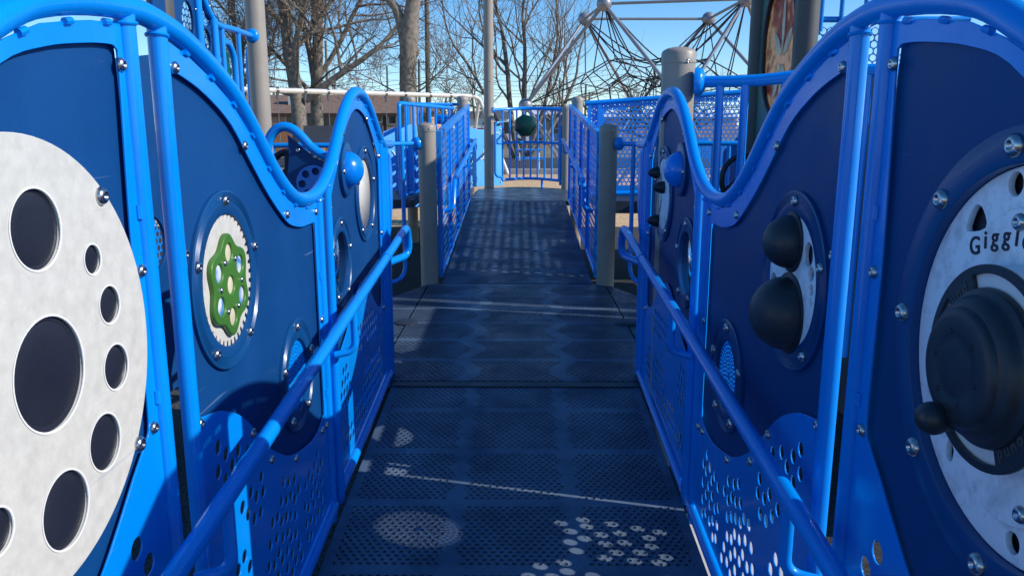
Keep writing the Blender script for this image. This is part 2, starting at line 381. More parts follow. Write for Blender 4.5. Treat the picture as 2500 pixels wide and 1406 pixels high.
b = MB(); b.add([(.64, -5, -.302), (1.02, -5, -.302), (1.02, 2.9, -.302), (.64, 2.9, -.302)], [(0, 1, 2, 3)])
tag(b.build('path', 'pale_concrete', None, False), kind='structure')

# ------------------------------------------------------------------ ramps and decks
X0, X1 = -.618, .582
def sloped(name, y0, y1, zf, m, parent, lip=.0):
    b = MB(); n = 2
    za, zb = zf(y0), zf(y1)
    b.add([(X0, y0, za-.05), (X1, y0, za-.05), (X1, y1, zb-.05), (X0, y1, zb-.05), (X0, y0, za), (X1, y0, za), (X1, y1, zb), (X0, y1, zb)],
          [(0,3,2,1),(4,5,6,7),(0,1,5,4),(1,2,6,5),(2,3,7,6),(3,0,4,7)])
    return b.build(name, m, parent, False)
t = thing('access_ramp', 'dark perforated coated ramp rising from the viewer between the wavy blue walls', 'ramp', (0, 1.8, -.16))
sloped('deck_plate', -.25, 3.585, lambda y: RZ1(y)-.001 if y > 0 else -.305+y/12, 'deck_ramp', t)
b = MB(); b.box((X0, 3.585, -.05), (X1, 3.652, -.001)); b.build('transition_lip', 'dark_deck_edge', t, False)
t = thing('access_ramp', 'second dark perforated ramp climbing to the far landing between the see-through barriers', 'ramp', (0, 8, .15))
sloped('deck_plate', 6.10, 9.88, RZ2, 'deck_ramp2', t)
t = thing('landing_deck', 'dark perforated landing at the top of the first ramp, tiles with wavy ribs', 'deck', (0, 4.85, 0))
for y0, y1 in ((3.66, 4.822), (4.828, 6.085)):
    b = MB(); b.box((-.715, y0, -.06), (.68, y1, 0)); b.build('deck_tile', 'deck_tile', t, False)
for sx in (-1, 1):
    c = -.018
    for y0, y1, a0, a1 in ((3.70, 4.822, .72, 1.25), (4.828, 6.06, 1.25, .72)):
        b = MB(); pts = [(c+sx*.705, y0, -.06), (c+sx*.705, y1, -.06)]
        pts = [(c+sx*.708, y0, -.06), (c+sx*a0, y0, -.06), (c+sx*a1, y1, -.06), (c+sx*.708, y1, -.06)]
        b.prism(pts, (0, 0, .058)); b.build('side_tile', 'deck_tile', t, False)
    b = MB(); b.lathe([(.078, 0), (.078, .004), (.070, .009), (.03, .012), (0, .0125)], (c+sx*.705, 4.83, 0), (0, 0, 1), 28); b.build('cover_cap', 'dark_deck_edge', t, 'auto')
t = thing('landing_deck', 'upper landing deck with curved back edge in front of the barred gate barrier', 'deck', (0, 11, .3))
b = MB(); arc = [(.72-1.34*i/14, 11.9+.45*sin(pi*i/14), .25) for i in range(15)]
b.prism([(-.70, 9.9, .25), (.72, 9.9, .25)]+arc, (0, 0, .055)); b.build('deck_tile', 'deck_tile', t, False)
b = MB(); b.prism([(-.704, 9.9, .25), (-.704, 12.2, .25), (-1.75, 11.2, .25), (-1.75, 10.1, .25)], (0, 0, .055)); b.build('side_tile', 'deck_tile', t, False)

# ------------------------------------------------------------------ posts
def post(label, x, y, z1, r=.07, m='tan_post', z0=-.31, bolts=None, group='round support posts'):
    t = thing('support_post', label, 'post', (x, y, z0), group)
    b = MB(); b.tube([(x, y, z0), (x, y, z1-.03)], r, 32); b.build('post_tube', m, t, 'auto')
    b = MB(); b.lathe([(r+.003, -.045), (r+.003, -.004), (r*.96, .006), (r*.7, .016), (r*.35, .021), (0, .022)], (x, y, z1), (0, 0, 1), 32); b.build('post_cap', m, t, 'auto')
    for z in (bolts if bolts is not None else (z1-.025,)): bolt((x+r*.35, y-r*.93, z), 1, t, .8, axis=(.35, -.93, 0))
    return t
post('short tan capped post on the left where the second ramp begins, striped with shade', -.717, 6.13, 1.235)
post('short tan capped post on the right where the second ramp begins, mostly in shade', .684, 6.09, 1.225)
post('tan capped post standing close behind the right wavy wall, rail flange on its side', .672, 3.42, 1.53, bolts=(1.49,))
post('tall tan post rising out of frame behind the left wavy wall', -1.90, 5.85, 3.4)
post('slim tall tan post beside the barred gate at the back of the upper landing', -.468, 12.15, 4.2, r=.075, bolts=(1.9,))
post('tan capped post at the top left of the second ramp', -.705, 9.9, 1.585)
post('tan capped post at the top right of the second ramp', .715, 9.9, 1.575)
post('tan capped post behind the left bar railing, just its cap showing over the rail', -1.44, 10.5, 1.6)
post('tan post coloured dark for shade, cropped by the top edge behind the left end of the wavy rail', -1.96, 4.45, 3.3, m='shaded_post')
post('tan post coloured dark for shade, left of the green oval window panel', 1.735, 5.9, 3.4, m='shaded_post')
post('tan post coloured dark for shade, right of the green oval window panel, wider in view', 1.70, 4.85, 3.4, r=.07, m='shaded_post')
post('tan post behind the right ramp barrier, its lower half seen beside the gate', .70, 11.9, 1.52, r=.065)

# ------------------------------------------------------------------ the two wavy activity walls
WAVE = [(.15, 1.0), (.3, 1.04), (.5, 1.13), (.7, 1.215), (.85, 1.275), (1.02, 1.358), (1.10, 1.385), (1.22, 1.405), (1.37, 1.414), (1.49, 1.402), (1.57, 1.384), (1.67, 1.352), (1.79, 1.303),
        (1.90, 1.235), (2.04, 1.128), (2.16, 1.057), (2.27, 1.018), (2.37, 1.008), (2.47, 1.012), (2.57, 1.035), (2.66, 1.075), (2.74, 1.125), (2.84, 1.205), (2.95, 1.282), (3.06, 1.335),
        (3.17, 1.358), (3.29, 1.352), (3.40, 1.32), (3.51, 1.262), (3.62, 1.195), (3.71, 1.152), (3.78, 1.140)]
def wave(y):
    for (a, p), (c, q) in zip(WAVE, WAVE[1:]):
        if a <= y <= c: return p+(q-p)*(y-a)/(c-a)
    return WAVE[0][1] if y < WAVE[0][0] else WAVE[-1][1]
def wave_top(y0, y1, off, n=26): return [(y0+(y1-y0)*i/n, wave(y0+(y1-y0)*i/n)-off) for i in range(n+1)]
CUT1 = [(.25, 1.0), (.25, .72), (.3, .6), (.4, .5), (.6, .42), (.8, .42), (.95, .455), (1.08, .53), (1.15, .585), (1.215, .643), (1.262, .682), (1.283, .715), (1.283, .85), (1.283, 1.0), (1.290, 1.15), (1.300, 1.32),
        (1.295, 1.345), (1.27, 1.349), (1.2, 1.343), (1.10, 1.328), (1.0, 1.297), (.85, 1.20), (.7, 1.14), (.5, 1.06), (.4, 1.02)]
CUT2 = [(1.492, .9), (1.492, .66), (1.498, .642), (1.55, .63), (1.61, .613), (1.70, .57), (1.775, .514), (1.84, .452), (1.865, .425), (1.95, .368), (2.05, .315), (2.15, .284), (2.25, .264), (2.32, .258), (2.39, .266), (2.44, .285), (2.452, .31),
        (2.452, .6), (2.452, .90), (2.44, .925), (2.40, .928), (2.31, .930), (2.22, .944), (2.15, .968), (2.02, 1.046), (1.9, 1.135), (1.78, 1.228), (1.646, 1.287), (1.53, 1.318), (1.500, 1.318), (1.492, 1.30)]
CUT3 = [(2.675, .7), (2.675, .44), (2.685, .42), (2.75, .435), (2.85, .475), (2.95, .53), (3.04, .578), (3.12, .598), (3.2, .578), (3.29, .54), (3.35, .50), (3.42, .448), (3.5, .41), (3.57, .402), (3.60, .41), (3.606, .43),
        (3.606, .8), (3.606, 1.06), (3.53, 1.15), (3.43, 1.222), (3.33, 1.268), (3.2, 1.292), (3.1, 1.282), (3.0, 1.240), (2.90, 1.172), (2.80, 1.088), (2.73, 1.03), (2.685, .985), (2.675, .96)]
HOLES2 = [(2.342,.193),(2.38,.146),(2.301,.17),(2.343,.136),(2.239,.168),(2.27,.139),(2.304,.104),(2.196,.153),(2.376,.083),(2.328,.064),(2.256,.094),(2.219,.126),(2.369,.026),(2.276,.054),(2.216,.071),(2.179,.094),(2.363,-.021),(2.323,.002),(2.275,-.002),(2.234,.022),(2.184,.034),(2.317,-.049),(2.271,-.053),(2.227,-.03),(2.193,-.015),(2.09,.223),(2.033,.241),(1.991,.263),(2.125,.176),(2.083,.167),(2.047,.195),(2.006,.201),(1.963,.219),(2.08,.116),(2.039,.139),(1.998,.155),(1.956,.165),(1.924,.194),(2.072,.06),(2.03,.074),(2.002,.106),(1.956,.115),(2.097,.012),(2.027,.025),(1.988,.058),(2.117,-.035),(2.060,-.014),(1.944,.057),(2.022,-.03),(1.98,.008),(1.882,.199),(1.906,.142),(1.852,.151),(1.919,.092),(1.875,.082),(1.832,.102),(1.90,.034),(1.821,.359),(1.828,.316),(1.778,.326),(1.743,.355),(1.8,.274),(1.753,.28),(1.714,.313),(1.681,.347),(1.741,.462),(1.708,.443),(1.682,.49),(1.642,.472),(1.61,.512),(1.57,.545),(1.562,.492),(1.598,.455),(1.672,.437),(1.7,.183),(1.67,.227),(1.628,.216),(1.66,.15),(1.62,.17),(1.6,.12),(1.7,.12),(1.56,.2),(1.54,.15),(1.64,.06),(1.58,.05),(1.53,.08)]
def blob_holes(blobs, pitch, test):
    out = []; ry = pitch*.88; j = 0; z = -.2
    while z < .7:
        y = (pitch/2 if j % 2 else 0)
        while y < 3.8:
            if any(((y-c[0])/c[2])**2+((z-c[1])/c[3])**2 < 1 for c in blobs) and test(y, z): out.append((y, z))
            y += pitch
        z += ry; j += 1
    return out
HOLES3 = blob_holes([(3.30, .40, .22, .075), (3.05, .40, .12, .07), (3.30, .13, .26, .12), (2.98, .06, .13, .10), (2.78, .27, .085, .09), (2.80, .06, .08, .06), (3.45, .0, .1, .05)], .047,
                    lambda y, z: RZ1(y)+.075 < z < .46 and 2.69 < y < 3.58 and z < (.37+.2*max(0, 1-abs(y-3.13)/.35)))
HOLES1 = [(1.20,.52),(1.235,.47),(1.19,.44),(1.24,.40),(1.15,.47),(1.11,.42),(1.16,.38),(1.21,.35),(1.06,.38),(1.11,.33),(1.0,.34),(1.05,.29),(1.16,.29),(1.24,.29),(.9,.33),(.85,.28),(.95,.27),(.8,.33),(.75,.28),(.5,.35),(.55,.29),(.45,.29),(.6,.34),(1.02,.2),(1.08,.17),(1.14,.2),(1.2,.17),(.95,.16),(.88,.19)]
def offset_poly(poly, d):
    n = len(poly); A = sum(poly[i][0]*poly[(i+1) % n][1]-poly[(i+1) % n][0]*poly[i][1] for i in range(n)); sg = 1 if A > 0 else -1; out = []
    for i in range(n):
        (a, b_), (c, e), (f, g) = poly[i-1], poly[i], poly[(i+1) % n]
        t = Vector((f-a, g-b_)).normalized(); out.append((c+sg*t.y*d, e-sg*t.x*d))
    return out
def scaled(poly, k):
    cx = (min(p[0] for p in poly)+max(p[0] for p in poly))/2; cy = (min(p[1] for p in poly)+max(p[1] for p in poly))/2
    return [(cx+(p[0]-cx)*k, cy+(p[1]-cy)*(1+(k-1)*.8)) for p in poly]
def smooth2(poly, k=4): return [(p.x, p.y) for p in catmull([(a, b_, 0) for a, b_ in poly], k, True)]
BIG, SMALL, UP, LOW, DOME = (1.71, .885), (2.195, .507), (3.31, .945), (2.815, .735), (2.95, 1.066)
PENT = lambda c, r, ph: [(c[0]+r*sin(ph+2*pi*i/5), c[1]+r*cos(ph+2*pi*i/5)) for i in range(5)]

def ring(name, c, ro, ri, xface, n, m, parent, grooves=True):
    """flat retaining ring with turned grooves, face pointing to the corridor"""
    b = MB(); pr = [(ri, -.012), (ri, .0085), (ri+.003, .010)]
    if grooves:
        k = 5; a = ri+(ro-ri)*.55
        for i in range(k):
            rr = a+(ro-.006-a)*i/(k-1); pr += [(rr-.0022, .010), (rr-.0012, .0088), (rr+.0012, .0088), (rr+.0022, .010)]
    pr += [(ro-.003, .010), (ro, .0080), (ro, -.012)]
    b.lathe(pr+[pr[0]], (xface, c[0], c[1]), (n, 0, 0), 64, False)
    o = b.build(name, m, parent, 'auto'); return o
def wall(side):
    n = 1 if side == 'left' else -1                     # +1: inner face looks to +x
    xw = -.65 if n > 0 else .605
    root = thing('activity_wall', 'sunlit wavy blue play wall on the left with the white drum disc and green gear' if n > 0 else
                 'shaded wavy blue play wall on the right with black domes and the big crank knob', 'play wall', (xw, 1.9, -.2))
    # --- frame
    rail3 = [(xw, y, z) for y, z in WAVE]+[(xw, 3.98, 1.138)]
    tube('top_rail', catmull(rail3, 3), .0205, 'blue_paint', root, 16)
    tabs = MB()
    for y in (1.05, 1.16, 1.27, 1.56, 1.68, 1.80, 1.91, 2.02, 2.13, 2.24, 2.36, 2.72, 2.80, 2.88, 3.0, 3.2, 3.35, 3.48, 3.58):
        z = wave(y)-.026; s_ = (wave(y+.01)-wave(y-.01))/.02; d = Vector((0, 1, s_)).normalized()
        tabs.tube([Vector((xw+n*.004, y, z))-d*.009, Vector((xw+n*.004, y, z))+d*.009], .0055, 8)
    for y in (1.335, 1.452, 2.50, 2.622, 3.66):
        for z in (.35, .75, 1.08):
            if z < wave(y)-.1 and z > RZ1(y)+.2:
                s_ = -1 if y in (1.335, 2.50, 3.66) else 1
                tabs.tube([(xw+n*.004, y+s_*.019, z-.012), (xw+n*.004, y+s_*.019, z+.012)], .006, 8)
    for y in (1.335, 1.452, 2.50, 2.622, 3.665):
        z = wave(y)-.024; tabs.tube([(xw+.0185*cos(a), y+.0185*sin(a), z+.010*(abs(sin(a)))*(1 if (wave(y+.02)-wave(y-.02))*sin(a) > 0 else -1)*min(1, abs(wave(y+.02)-wave(y-.02))*40)) for a in [2*pi*i/20 for i in range(20)]], .0032, 6, closed=True)
    tabs.build('weld_tab', 'blue_paint', root, 'auto')
    for y in (.16, 1.335, 1.452, 2.50, 2.622, 3.665, 3.735, 3.78):
        zt = wave(y)-.008; r = .0172 if y not in (3.735, 3.78) else .020
        xx = xw - (n*.006 if y == 3.735 else 0)
        tube('frame_tube', [(xx, y, RZ1(y)-.03), (xx, y, zt)], r, 'blue_paint', root, 16)
    for y0, y1 in ((.16, 1.335), (1.452, 2.50), (2.622, 3.70)):
        tube('bottom_rail', [(xw+n*.006, y0, RZ1(y0)+.028), (xw+n*.006, y1, RZ1(y1)+.028)], .019, 'blue_paint', root, 14)
    b = MB(); b.prism([(xw-n*.020, 2.528, RZ1(2.5)-.02), (xw-n*.020, 2.634, RZ1(2.6)-.02), (xw-n*.020, 2.634, .60), (xw-n*.020, 2.528, .60)], (n*.003, 0, 0)); b.build('gap_plate', 'blue_paint', root, False)
    # rounded end bracket
    b = MB(); b.prism([(xw-n*.02, 3.80, .72), (xw-n*.02, 3.80, 1.10), (xw-n*.02, 3.86, 1.08), (xw-n*.02, 3.89, 1.0), (xw-n*.02, 3.87, .84), (xw-n*.02, 3.82, .76)], (n*.04, 0, 0)); b.build('end_bracket', 'blue_paint', root, False)
    # --- sheets and boards
    spec = [(.176, 1.318, CUT1, HOLES1, .020), (1.469, 2.484, CUT2, HOLES2, .0165), (2.639, 3.648, CUT3, HOLES3, .0165)]
    for i, (y0, y1, cut, hl, hr) in enumerate(spec):
        kept = []
        for h in hl:
            if h[1]-hr > RZ1(h[0])+.064 and all(hypot(h[0]-k[0], h[1]-k[1]) > 2*hr+.004 for k in kept): kept.append(h)
        hl = kept
        top = wave_top(y0, y1, .026)
        outl = [(y0, RZ1(y0)+.055), (y1, RZ1(y1)+.055)]+top[::-1]
        cs = smooth2(cut, 4)
        plate('border_sheet', outl, [cs]+[circ(a, c, hr, 16) for a, c in hl], .004, YZ(xw), 'blue_paint', root, .0008)
        bo = offset_poly(cut, .024)
        bo = [(min(max(a, y0+.004), y1-.004), min(c, wave(min(max(a, y0), y1))-.035)) for a, c in bo]
        wins = {0: [circ(.93, .93, .262, 56)] if n < 0 else [], 1: [circ(*BIG, .152, 48), circ(*SMALL, .112, 40)], 2: [circ(*UP, .150, 48), circ(*LOW, .118, 40)]}[i]
        board = plate('board', bo, wins, .012, YZ(xw-n*.0155), 'navy_board', root, .0015)
        edges = {0: [(1.305, 1.32), (1.285+.02, .98), (1.25+.045, .70), (.4, .38), (.19, .7)],
                 1: [(1.508, 1.330), (1.480, .98), (1.486, .632), (1.855, 1.178), (2.158, .983), (2.466, .958), (2.468, .605), (1.778, .494), (2.11, .28), (2.41, .245), (1.9, .37), (1.48, .3), (2.47, .24)],
                 2: [(3.361, 1.255), (3.62, 1.092), (3.618, .738), (3.617, .38), (2.66, .955), (2.656, .6), (2.90, 1.20), (2.655, .28)]}[i]
        for a, c in edges: bolt((xw+n*.0018, a, c), n, root, 1.)
    xf = xw-n*.0095                                       # board face
    # --- panel 2
    rg = ring('retaining_ring', BIG, .200, .148, xf, n, 'navy_ring', root)
    for a, c in PENT(BIG, .178, .02): bolt((xf+n*.0095, a, c), n, rg, 1.05)
    rg = ring('retaining_ring', SMALL, .166, .106, xf, n, 'navy_ring', root)
    for a, c in PENT(SMALL, .144, .03): bolt((xf+n*.0095, a, c), n, rg, 1.15)
    # dotted blue disc in the small ring
    hs = []
    for k in range(8):
        r_ = .016+.0118*k; m_ = max(6, int(2*pi*r_/.0135))
        hs += [circ(SMALL[0]+r_*cos(2*pi*q/m_+k*.5), SMALL[1]+r_*sin(2*pi*q/m_+k*.5), .0046 if k < 7 else .0036, 8) for q in range(m_)]
    plate('dotted_disc', circ(*SMALL, .108, 48), hs, .003, YZ(xw-n*.012), 'blue_paint', root, .0004)
    # --- panel 3
    rg = ring('retaining_ring', UP, .200, .148, xf, n, 'navy_ring', root)
    for a, c in PENT(UP, .178, .02): bolt((xf+n*.0095, a, c), n, rg, 1.)
    rg = ring('retaining_ring', LOW, .166, .114, xf, n, 'navy_ring', root)
    for a, c in PENT(LOW, .144, .03): bolt((xf+n*.0095, a, c), n, rg, 1.)
    b = MB(); b.lathe([(.1, -.01), (.1, .014), (.096, .017), (.058, .017), (.058, .004)], (xf, *DOME), (n, 0, 0), 48, False); dr = b.build('dome_ring', 'navy_ring', root, 'auto')
    b = MB(); b.lathe([(.068, .012)]+[(.068*cos(a*pi/2/9), .012+.062*sin(a*pi/2/9)) for a in range(1, 9)]+[(0, .074)], (xf, *DOME), (n, 0, 0), 40); b.build('dome', 'blue_dome', root, 'auto')
    bolt((xf+n*.016, DOME[0]-.078, DOME[1]-.004), n, dr, .9); bolt((xf+n*.016, DOME[0]+.078, DOME[1]+.004), n, dr, .9)
    b = MB(); N = 9; b.lathe([(.116*cos(a*pi/2/N), -.06*sin(a*pi/2/N)) for a in range(N)]+[(0, -.06)], (xw-n*.013, *LOW), (n, 0, 0), 40); b.build('window_bubble', 'clear_window', root, True)
    if n > 0:
        # left: drum disc
        C = (.976, .902)
        hl = [(1.018, 1.088, .0545), (1.144, 1.027, .0225), (1.178, .95, .0295), (1.011, .891, .0795), (1.178, .849, .036), (1.124, .745, .044), (1.008, .692, .0555), (.868, .735, .030), (.86, 1.08, .05), (.79, .95, .04), (.80, .8, .045)]
        plate('drum_disc', circ(*C, .313, 96), [circ(a, c, r, 48) for a, c, r in hl], .014, YZ(xw+n*.004), 'white_board', root, .0016)
        b = MB()
        for a, c, r in hl: b.lathe([(r-.001, .0), (r+.002, .0004), (r+.002, .0010), (r-.0005, .0008)], (xw+n*.0112, a, c), (n, 0, 0), 48, False)
        b.build('hole_rim', 'white_rim', root, 'auto')
        for a, c, r in hl:
            b = MB(); b.lathe([(r+.006, -.004), (r+.004, .0004), (r*.94, .0016), (r*.90, .0002), (r*.86, .0012), (r*.6, .002), (0, .0022)], (xw+n*.0055, a, c), (n, 0, 0), 48); b.build('drum_head', 'drum_black', root, 'auto')
        for a, c in ((1.185, 1.118), (1.222, .70), (.76, 1.11), (.76, .7)): bolt((xw+n*.011, a, c), n, root, 1.2)
        # green gear
        out = []
        T = 40
        for q in range(T):
            a0 = 2*pi*q/T
            for f, r_ in ((0, .149), (.55, .149), (.60, .137), (.95, .137)):
                a = a0+2*pi/T*f; out.append((BIG[0]+r_*cos(a), BIG[1]+r_*sin(a)))
        plate('gear_disc', out, [], .010, YZ(xw-n*.010), 'white_board', root, .001)
        b = MB(); b.lathe([(.158, -.016), (.158, -.010), (0, -.010)], (xw-n*.010, *BIG), (n, 0, 0), 40); b.build('gear_backing', 'drum_black', root, False)
        G = (1.700, .876)
        out = [(G[0]+(.106+.010*cos(6*a))*sin(a), G[1]+(.106+.010*cos(6*a))*cos(a)) for a in [2*pi*i/96 for i in range(96)]]
        spots = [(0, 0)]+[(.0725*sin(pi/3*i), .0725*cos(pi/3*i)) for i in range(6)]
        kp = plate('gear_knob', out, [circ(G[0]+a, G[1]+c, .0205, 24) for a, c in spots], .012, YZ(xw+n*.001), 'green_plastic', root, .003)
        for q, (a, c) in enumerate(spots):
            b = MB(); b.lathe([(.021, -.003), (.021, .0015), (.012, .003), (0, .0035)], (xw+n*.0005, G[0]+a, G[1]+c), (n, 0, 0), 24)
            b.build('inlay_bead', 'cream_inlay' if q in (0, 1, 4) else 'marble_inlay', kp, 'auto')
        for i in range(6):
            a = pi/3*i+pi/6; bolt((xw+n*.007, G[0]+.066*sin(a)*.95, G[1]+.066*cos(a)*.95), n, kp, .55)
        # white bowl
        b = MB(); N = 10; b.lathe([(.152*cos(a*pi/2/N), -.055*sin(a*pi/2/N)) for a in range(N)]+[(0, -.055)], (xw-n*.012, *UP), (n, 0, 0), 48); b.build('mirror_bowl', 'white_board', root, True)
    else:
        # right: big crank
        C = (.925, .93)
        rg = ring('recess_ring', C, .297, .250, xf, n, 'navy_ring', root, False)
        for a, c in [(C[0]+.272*sin(p), C[1]+.272*cos(p)) for p in (.16, .80, 1.55, 2.33, 3.10, 3.9, 4.7, 5.5)]: bolt((xf+n*.0095, a, c), n, rg, 1.3)
        oval = lambda a0, c0, ra, rc: circ(a0, c0, ra, 24, rc)
        slot = [(1.045, 1.10), (1.052, 1.118), (1.066, 1.122), (1.078, 1.112), (1.083, 1.092)]
        lobe = [(.985, 1.138), (.965, 1.16), (.94, 1.165)]
        dh = [circ(.985, 1.151, .0155, 24), circ(.905, 1.158, .0155, 24), smooth2([(1.036, 1.090), (1.046, 1.112), (1.062, 1.118), (1.074, 1.106), (1.080, 1.080)], 3), smooth2([(1.05, .796), (1.066, .772), (1.063, .752), (1.048, .754)], 3), circ(.90, .709, .0145, 24), circ(.86, .702, .0145, 24), circ(.76, 1.08, .0145, 20), circ(.74, .79, .0145, 20)]
        wd = plate('white_disc', circ(*C, .249, 96), dh, .010, YZ(xw-n*.020), 'grimy_white', root, .0012)
        b = MB(); b.lathe([(.262, -.002), (.262, .0), (0, .0)], (xw-n*.030, *C), (n, 0, 0), 48); b.build('disc_backing', 'drum_black', root, False)
        b = MB(); b.lathe([(.262, -.008), (.262, .012), (.250, .012), (.250, -.008)], (xw-n*.030, *C), (n, 0, 0), 64, False); b.build('recess_wall', 'drum_black', root, 'auto')
        oa = [(C[0]+(.150+.048*abs(cos(a))**2)*sin(a), C[1]+(.150+.048*abs(cos(a))**2)*cos(a)) for a in [2*pi*i/96 for i in range(96)]]
        pl = plate('raised_plate', oa, [], .012, YZ(xw-n*.009), 'grimy_white', root, .002)
        xt = xw-n*.003
        for a, c in ((.945, 1.108), (1.062, 1.000), (.872, .762), (.80, .86), (.79, 1.0)): bolt((xt+n*.0002, a, c), n, pl, .95)
        # lettering on the raised plate, read from inside the corridor
        for ch, a in zip('Giggle', (-.56, -.405, -.275, -.125, .005, .125)):
            R_ = .1545; y_ = C[0]+.024-R_*sin(a); z_ = C[1]+.006+R_*cos(a)-.012
            m4 = Matrix.Translation((xt+n*.0006, y_, z_)) @ Matrix(((0, 0, -1, 0), (-1, 0, 0, 0), (0, 1, 0, 0), (0, 0, 0, 1))) @ Matrix.Rotation(-a*.35, 4, 'Z')
            text_obj('lettering', ch, .034, .0006, m4, 'drum_black', pl)
        # rotating black ring with white windows
        xr = xw+n*.030
        rr = plate('spinner_ring', circ(*C, .128, 72), [circ(*C, .085, 48)]+[[(C[0]+r*sin(a), C[1]+r*cos(a)) for r, seq in ((.117, range(0, 17)), (.096, range(16, -1, -1))) for a in [a0+(a1-a0)*k/16 for k in seq]] for a0, a1 in ((-.95, .42), (2.3, 3.55), (.95, 1.35))], .006, YZ(xr), 'black_rubber', root, .0008)
        b = MB(); b.lathe([(.127, -.028), (.127, -.004), (.05, -.004)], (xr, *C), (n, 0, 0), 64); b.build('spinner_base', 'white_rim', root, 'auto')
        for word, aa in (('round', (.58, .72, .86, .99, 1.13)), ('round', (3.68, 3.82, 3.96, 4.10, 4.24))):
            for ch, a in zip(word[::-1], aa):
                y_ = C[0]+.100*sin(a); z_ = C[1]+.100*cos(a)
                m4 = Matrix.Translation((xr+n*.0035, y_, z_)) @ Matrix(((0, 0, -1, 0), (-1, 0, 0, 0), (0, 1, 0, 0), (0, 0, 0, 1))) @ Matrix.Rotation(a, 4, 'Z')
                text_obj('lettering', ch, .021, .0004, m4, 'shaded_post', rr)
        b = MB(); xk = xw+n*.024
        b.lathe([(.098, 0), (.100, .006), (.098, .013), (.092, .017), (.090, .0185), (.0885, .024), (.084, .031), (.078, .0345), (.0755, .036), (.074, .040), (.070, .0435), (.063, .0452), (.042, .0455), (.0385, .0445), (.033, .0455), (.012, .0462), (0, .0462)], (xk, *C), (n, 0, 0), 64)
        arm = [(xk+n*.016, C[0]+.008, C[1]-.04), (xk+n*.018, C[0]+.02, C[1]-.066), (xk+n*.018, C[0]+.024, C[1]-.078)]
        kn = b.build('crank_hub', 'black_rubber', root, 'auto')
        b = MB(); b.tube(arm, [.026, .024, .019], 16); b.build('crank_arm', 'black_rubber', kn, 'auto')
        b = MB(); kb = (xk+n*.053, C[0]+.020, C[1]-.073); R_ = .0215
        b.lathe([(.016, -.036), (.016, -.018)]+[(R_*cos(a), R_*sin(a)) for a in [-.75+(pi/2+.75)*i/10 for i in range(10)]]+[(0, R_)], kb, (n, 0, 0), 28); b.build('crank_knob', 'black_rubber', kn, 'auto')
        for i in range(6):
            a = 2*pi*i/6+.35; b = MB(); b.lathe([(.0042, 0), (.0038, .0012), (0, .0014)], (xk+n*.0452, C[0]+.046*sin(a), C[1]+.046*cos(a)), (n, 0, 0), 12); b.build('hub_screw', 'drum_black', kn, 'auto')
        # panel 2: white bongo disc with two domes
        D = (1.735, .880)
        hl = [(1.622, .958, .026), (1.600, .921, .0165), (1.592, .889, .0125), (1.592, .862, .009), (1.83, .86, .022), (1.81, .81, .014)]
        wd = plate('bongo_disc', circ(BIG[0], BIG[1], .158, 72), [circ(a, c, r, 24) for a, c, r in hl], .012, YZ(xw-n*.008), 'grimy_white', root, .0015)
        b = MB(); b.lathe([(.156, 0), (.0, .001)], (xw-n*.0165, *BIG), (n, 0, 0), 40); b.build('disc_backing', 'drum_black', root, False)
        for (a, c), r, hh in (((1.720, .972), .059, .058), ((1.710, .812), .083, .080)):
            b = MB(); N = 14; b.lathe([(r+.003, -.004), (r+.003, .003)]+[(r*cos(q*pi/2/N), .004+hh*sin(q*pi/2/N)) for q in range(N)]+[(0, .004+hh)], (xw+n*.0005, a, c), (n, 0, 0), 48)
            dm = b.build('bongo_dome', 'black_rubber', root, 'auto')
            b = MB(); b.lathe([(r+.009, -.004), (r+.009, .0015), (r+.0055, .0035), (r+.002, .0035), (r+.002, -.004), (r+.009, -.004)], (xw+n*.0005, a, c), (n, 0, 0), 48, False); b.build('dome_collar', 'drum_black', dm, 'auto')
        # panel 3: white maze disc with black slot and knobs
        slotp = [(3.42, 1.035), (3.36, 1.02), (3.34, .99), (3.355, .955), (3.33, .92), (3.345, .88), (3.37, .85), (3.37, .825), (3.40, .822), (3.41, .85), (3.385, .885), (3.37, .92), (3.395, .955), (3.375, .985), (3.395, 1.0), (3.43, 1.015)]
        wd = plate('maze_disc', circ(*UP, .153, 64), [smooth2(slotp, 4)], .010, YZ(xw-n*.007), 'grimy_white', root, .0012)
        b = MB(); b.lathe([(.152, 0), (.0, .001)], (xw-n*.0165, *UP), (n, 0, 0), 40); b.build('disc_backing', 'drum_black', root, False)
        for a, c in ((3.42, 1.028), (3.285, .975), (3.40, .822)):
            b = MB(); b.lathe([(.026, 0), (.026, .012), (.022, .026), (.012, .042), (.004, .047), (0, .0475)], (xw-n*.001, a, c), (n, 0, 0), 24); b.build('maze_knob', 'drum_black', root, 'auto')
    return root
wall('left'); wall('right')

# ------------------------------------------------------------------ handrails of the first ramp
def handrail1(n):
    xh = -.57 if n > 0 else .525; xw = -.65 if n > 0 else .605
    root = thing('handrail', 'blue tube handrail along the sunlit left wavy wall, half in shadow' if n > 0 else 'blue tube handrail along the shaded right wavy wall', 'handrail', (xh, 2, .5), 'handrails of the first ramp')
    z = lambda y: .397+.0845*y
    top = [(xh, .2, z(.2)), (xh, 3.93, z(3.93)), (xh, 3.99, .575), (xw+n*.0, 3.80, .565)]
    p = fillet(top[:4], .075, 8)
    tube('rail_tube', p, .0190, 'blue_paint', root, 18)
    for y in (.3, 1.40, 2.60):
        tube('bracket', fillet([(xh, y, z(y)), (xh, y, z(y)-.155), (xw+n*.012, y-.02, z(y)-.165)], .06, 7), .0125, 'blue_paint', root, 12)
    b = MB(); b.lathe([(.0215, -.02), (.0215, .02)], (xh, 3.3, z(3.3)), (0, 1, .0845), 18); b.build('joint_sleeve', 'blue_paint', root, 'auto')
    return root
handrail1(1); handrail1(-1)

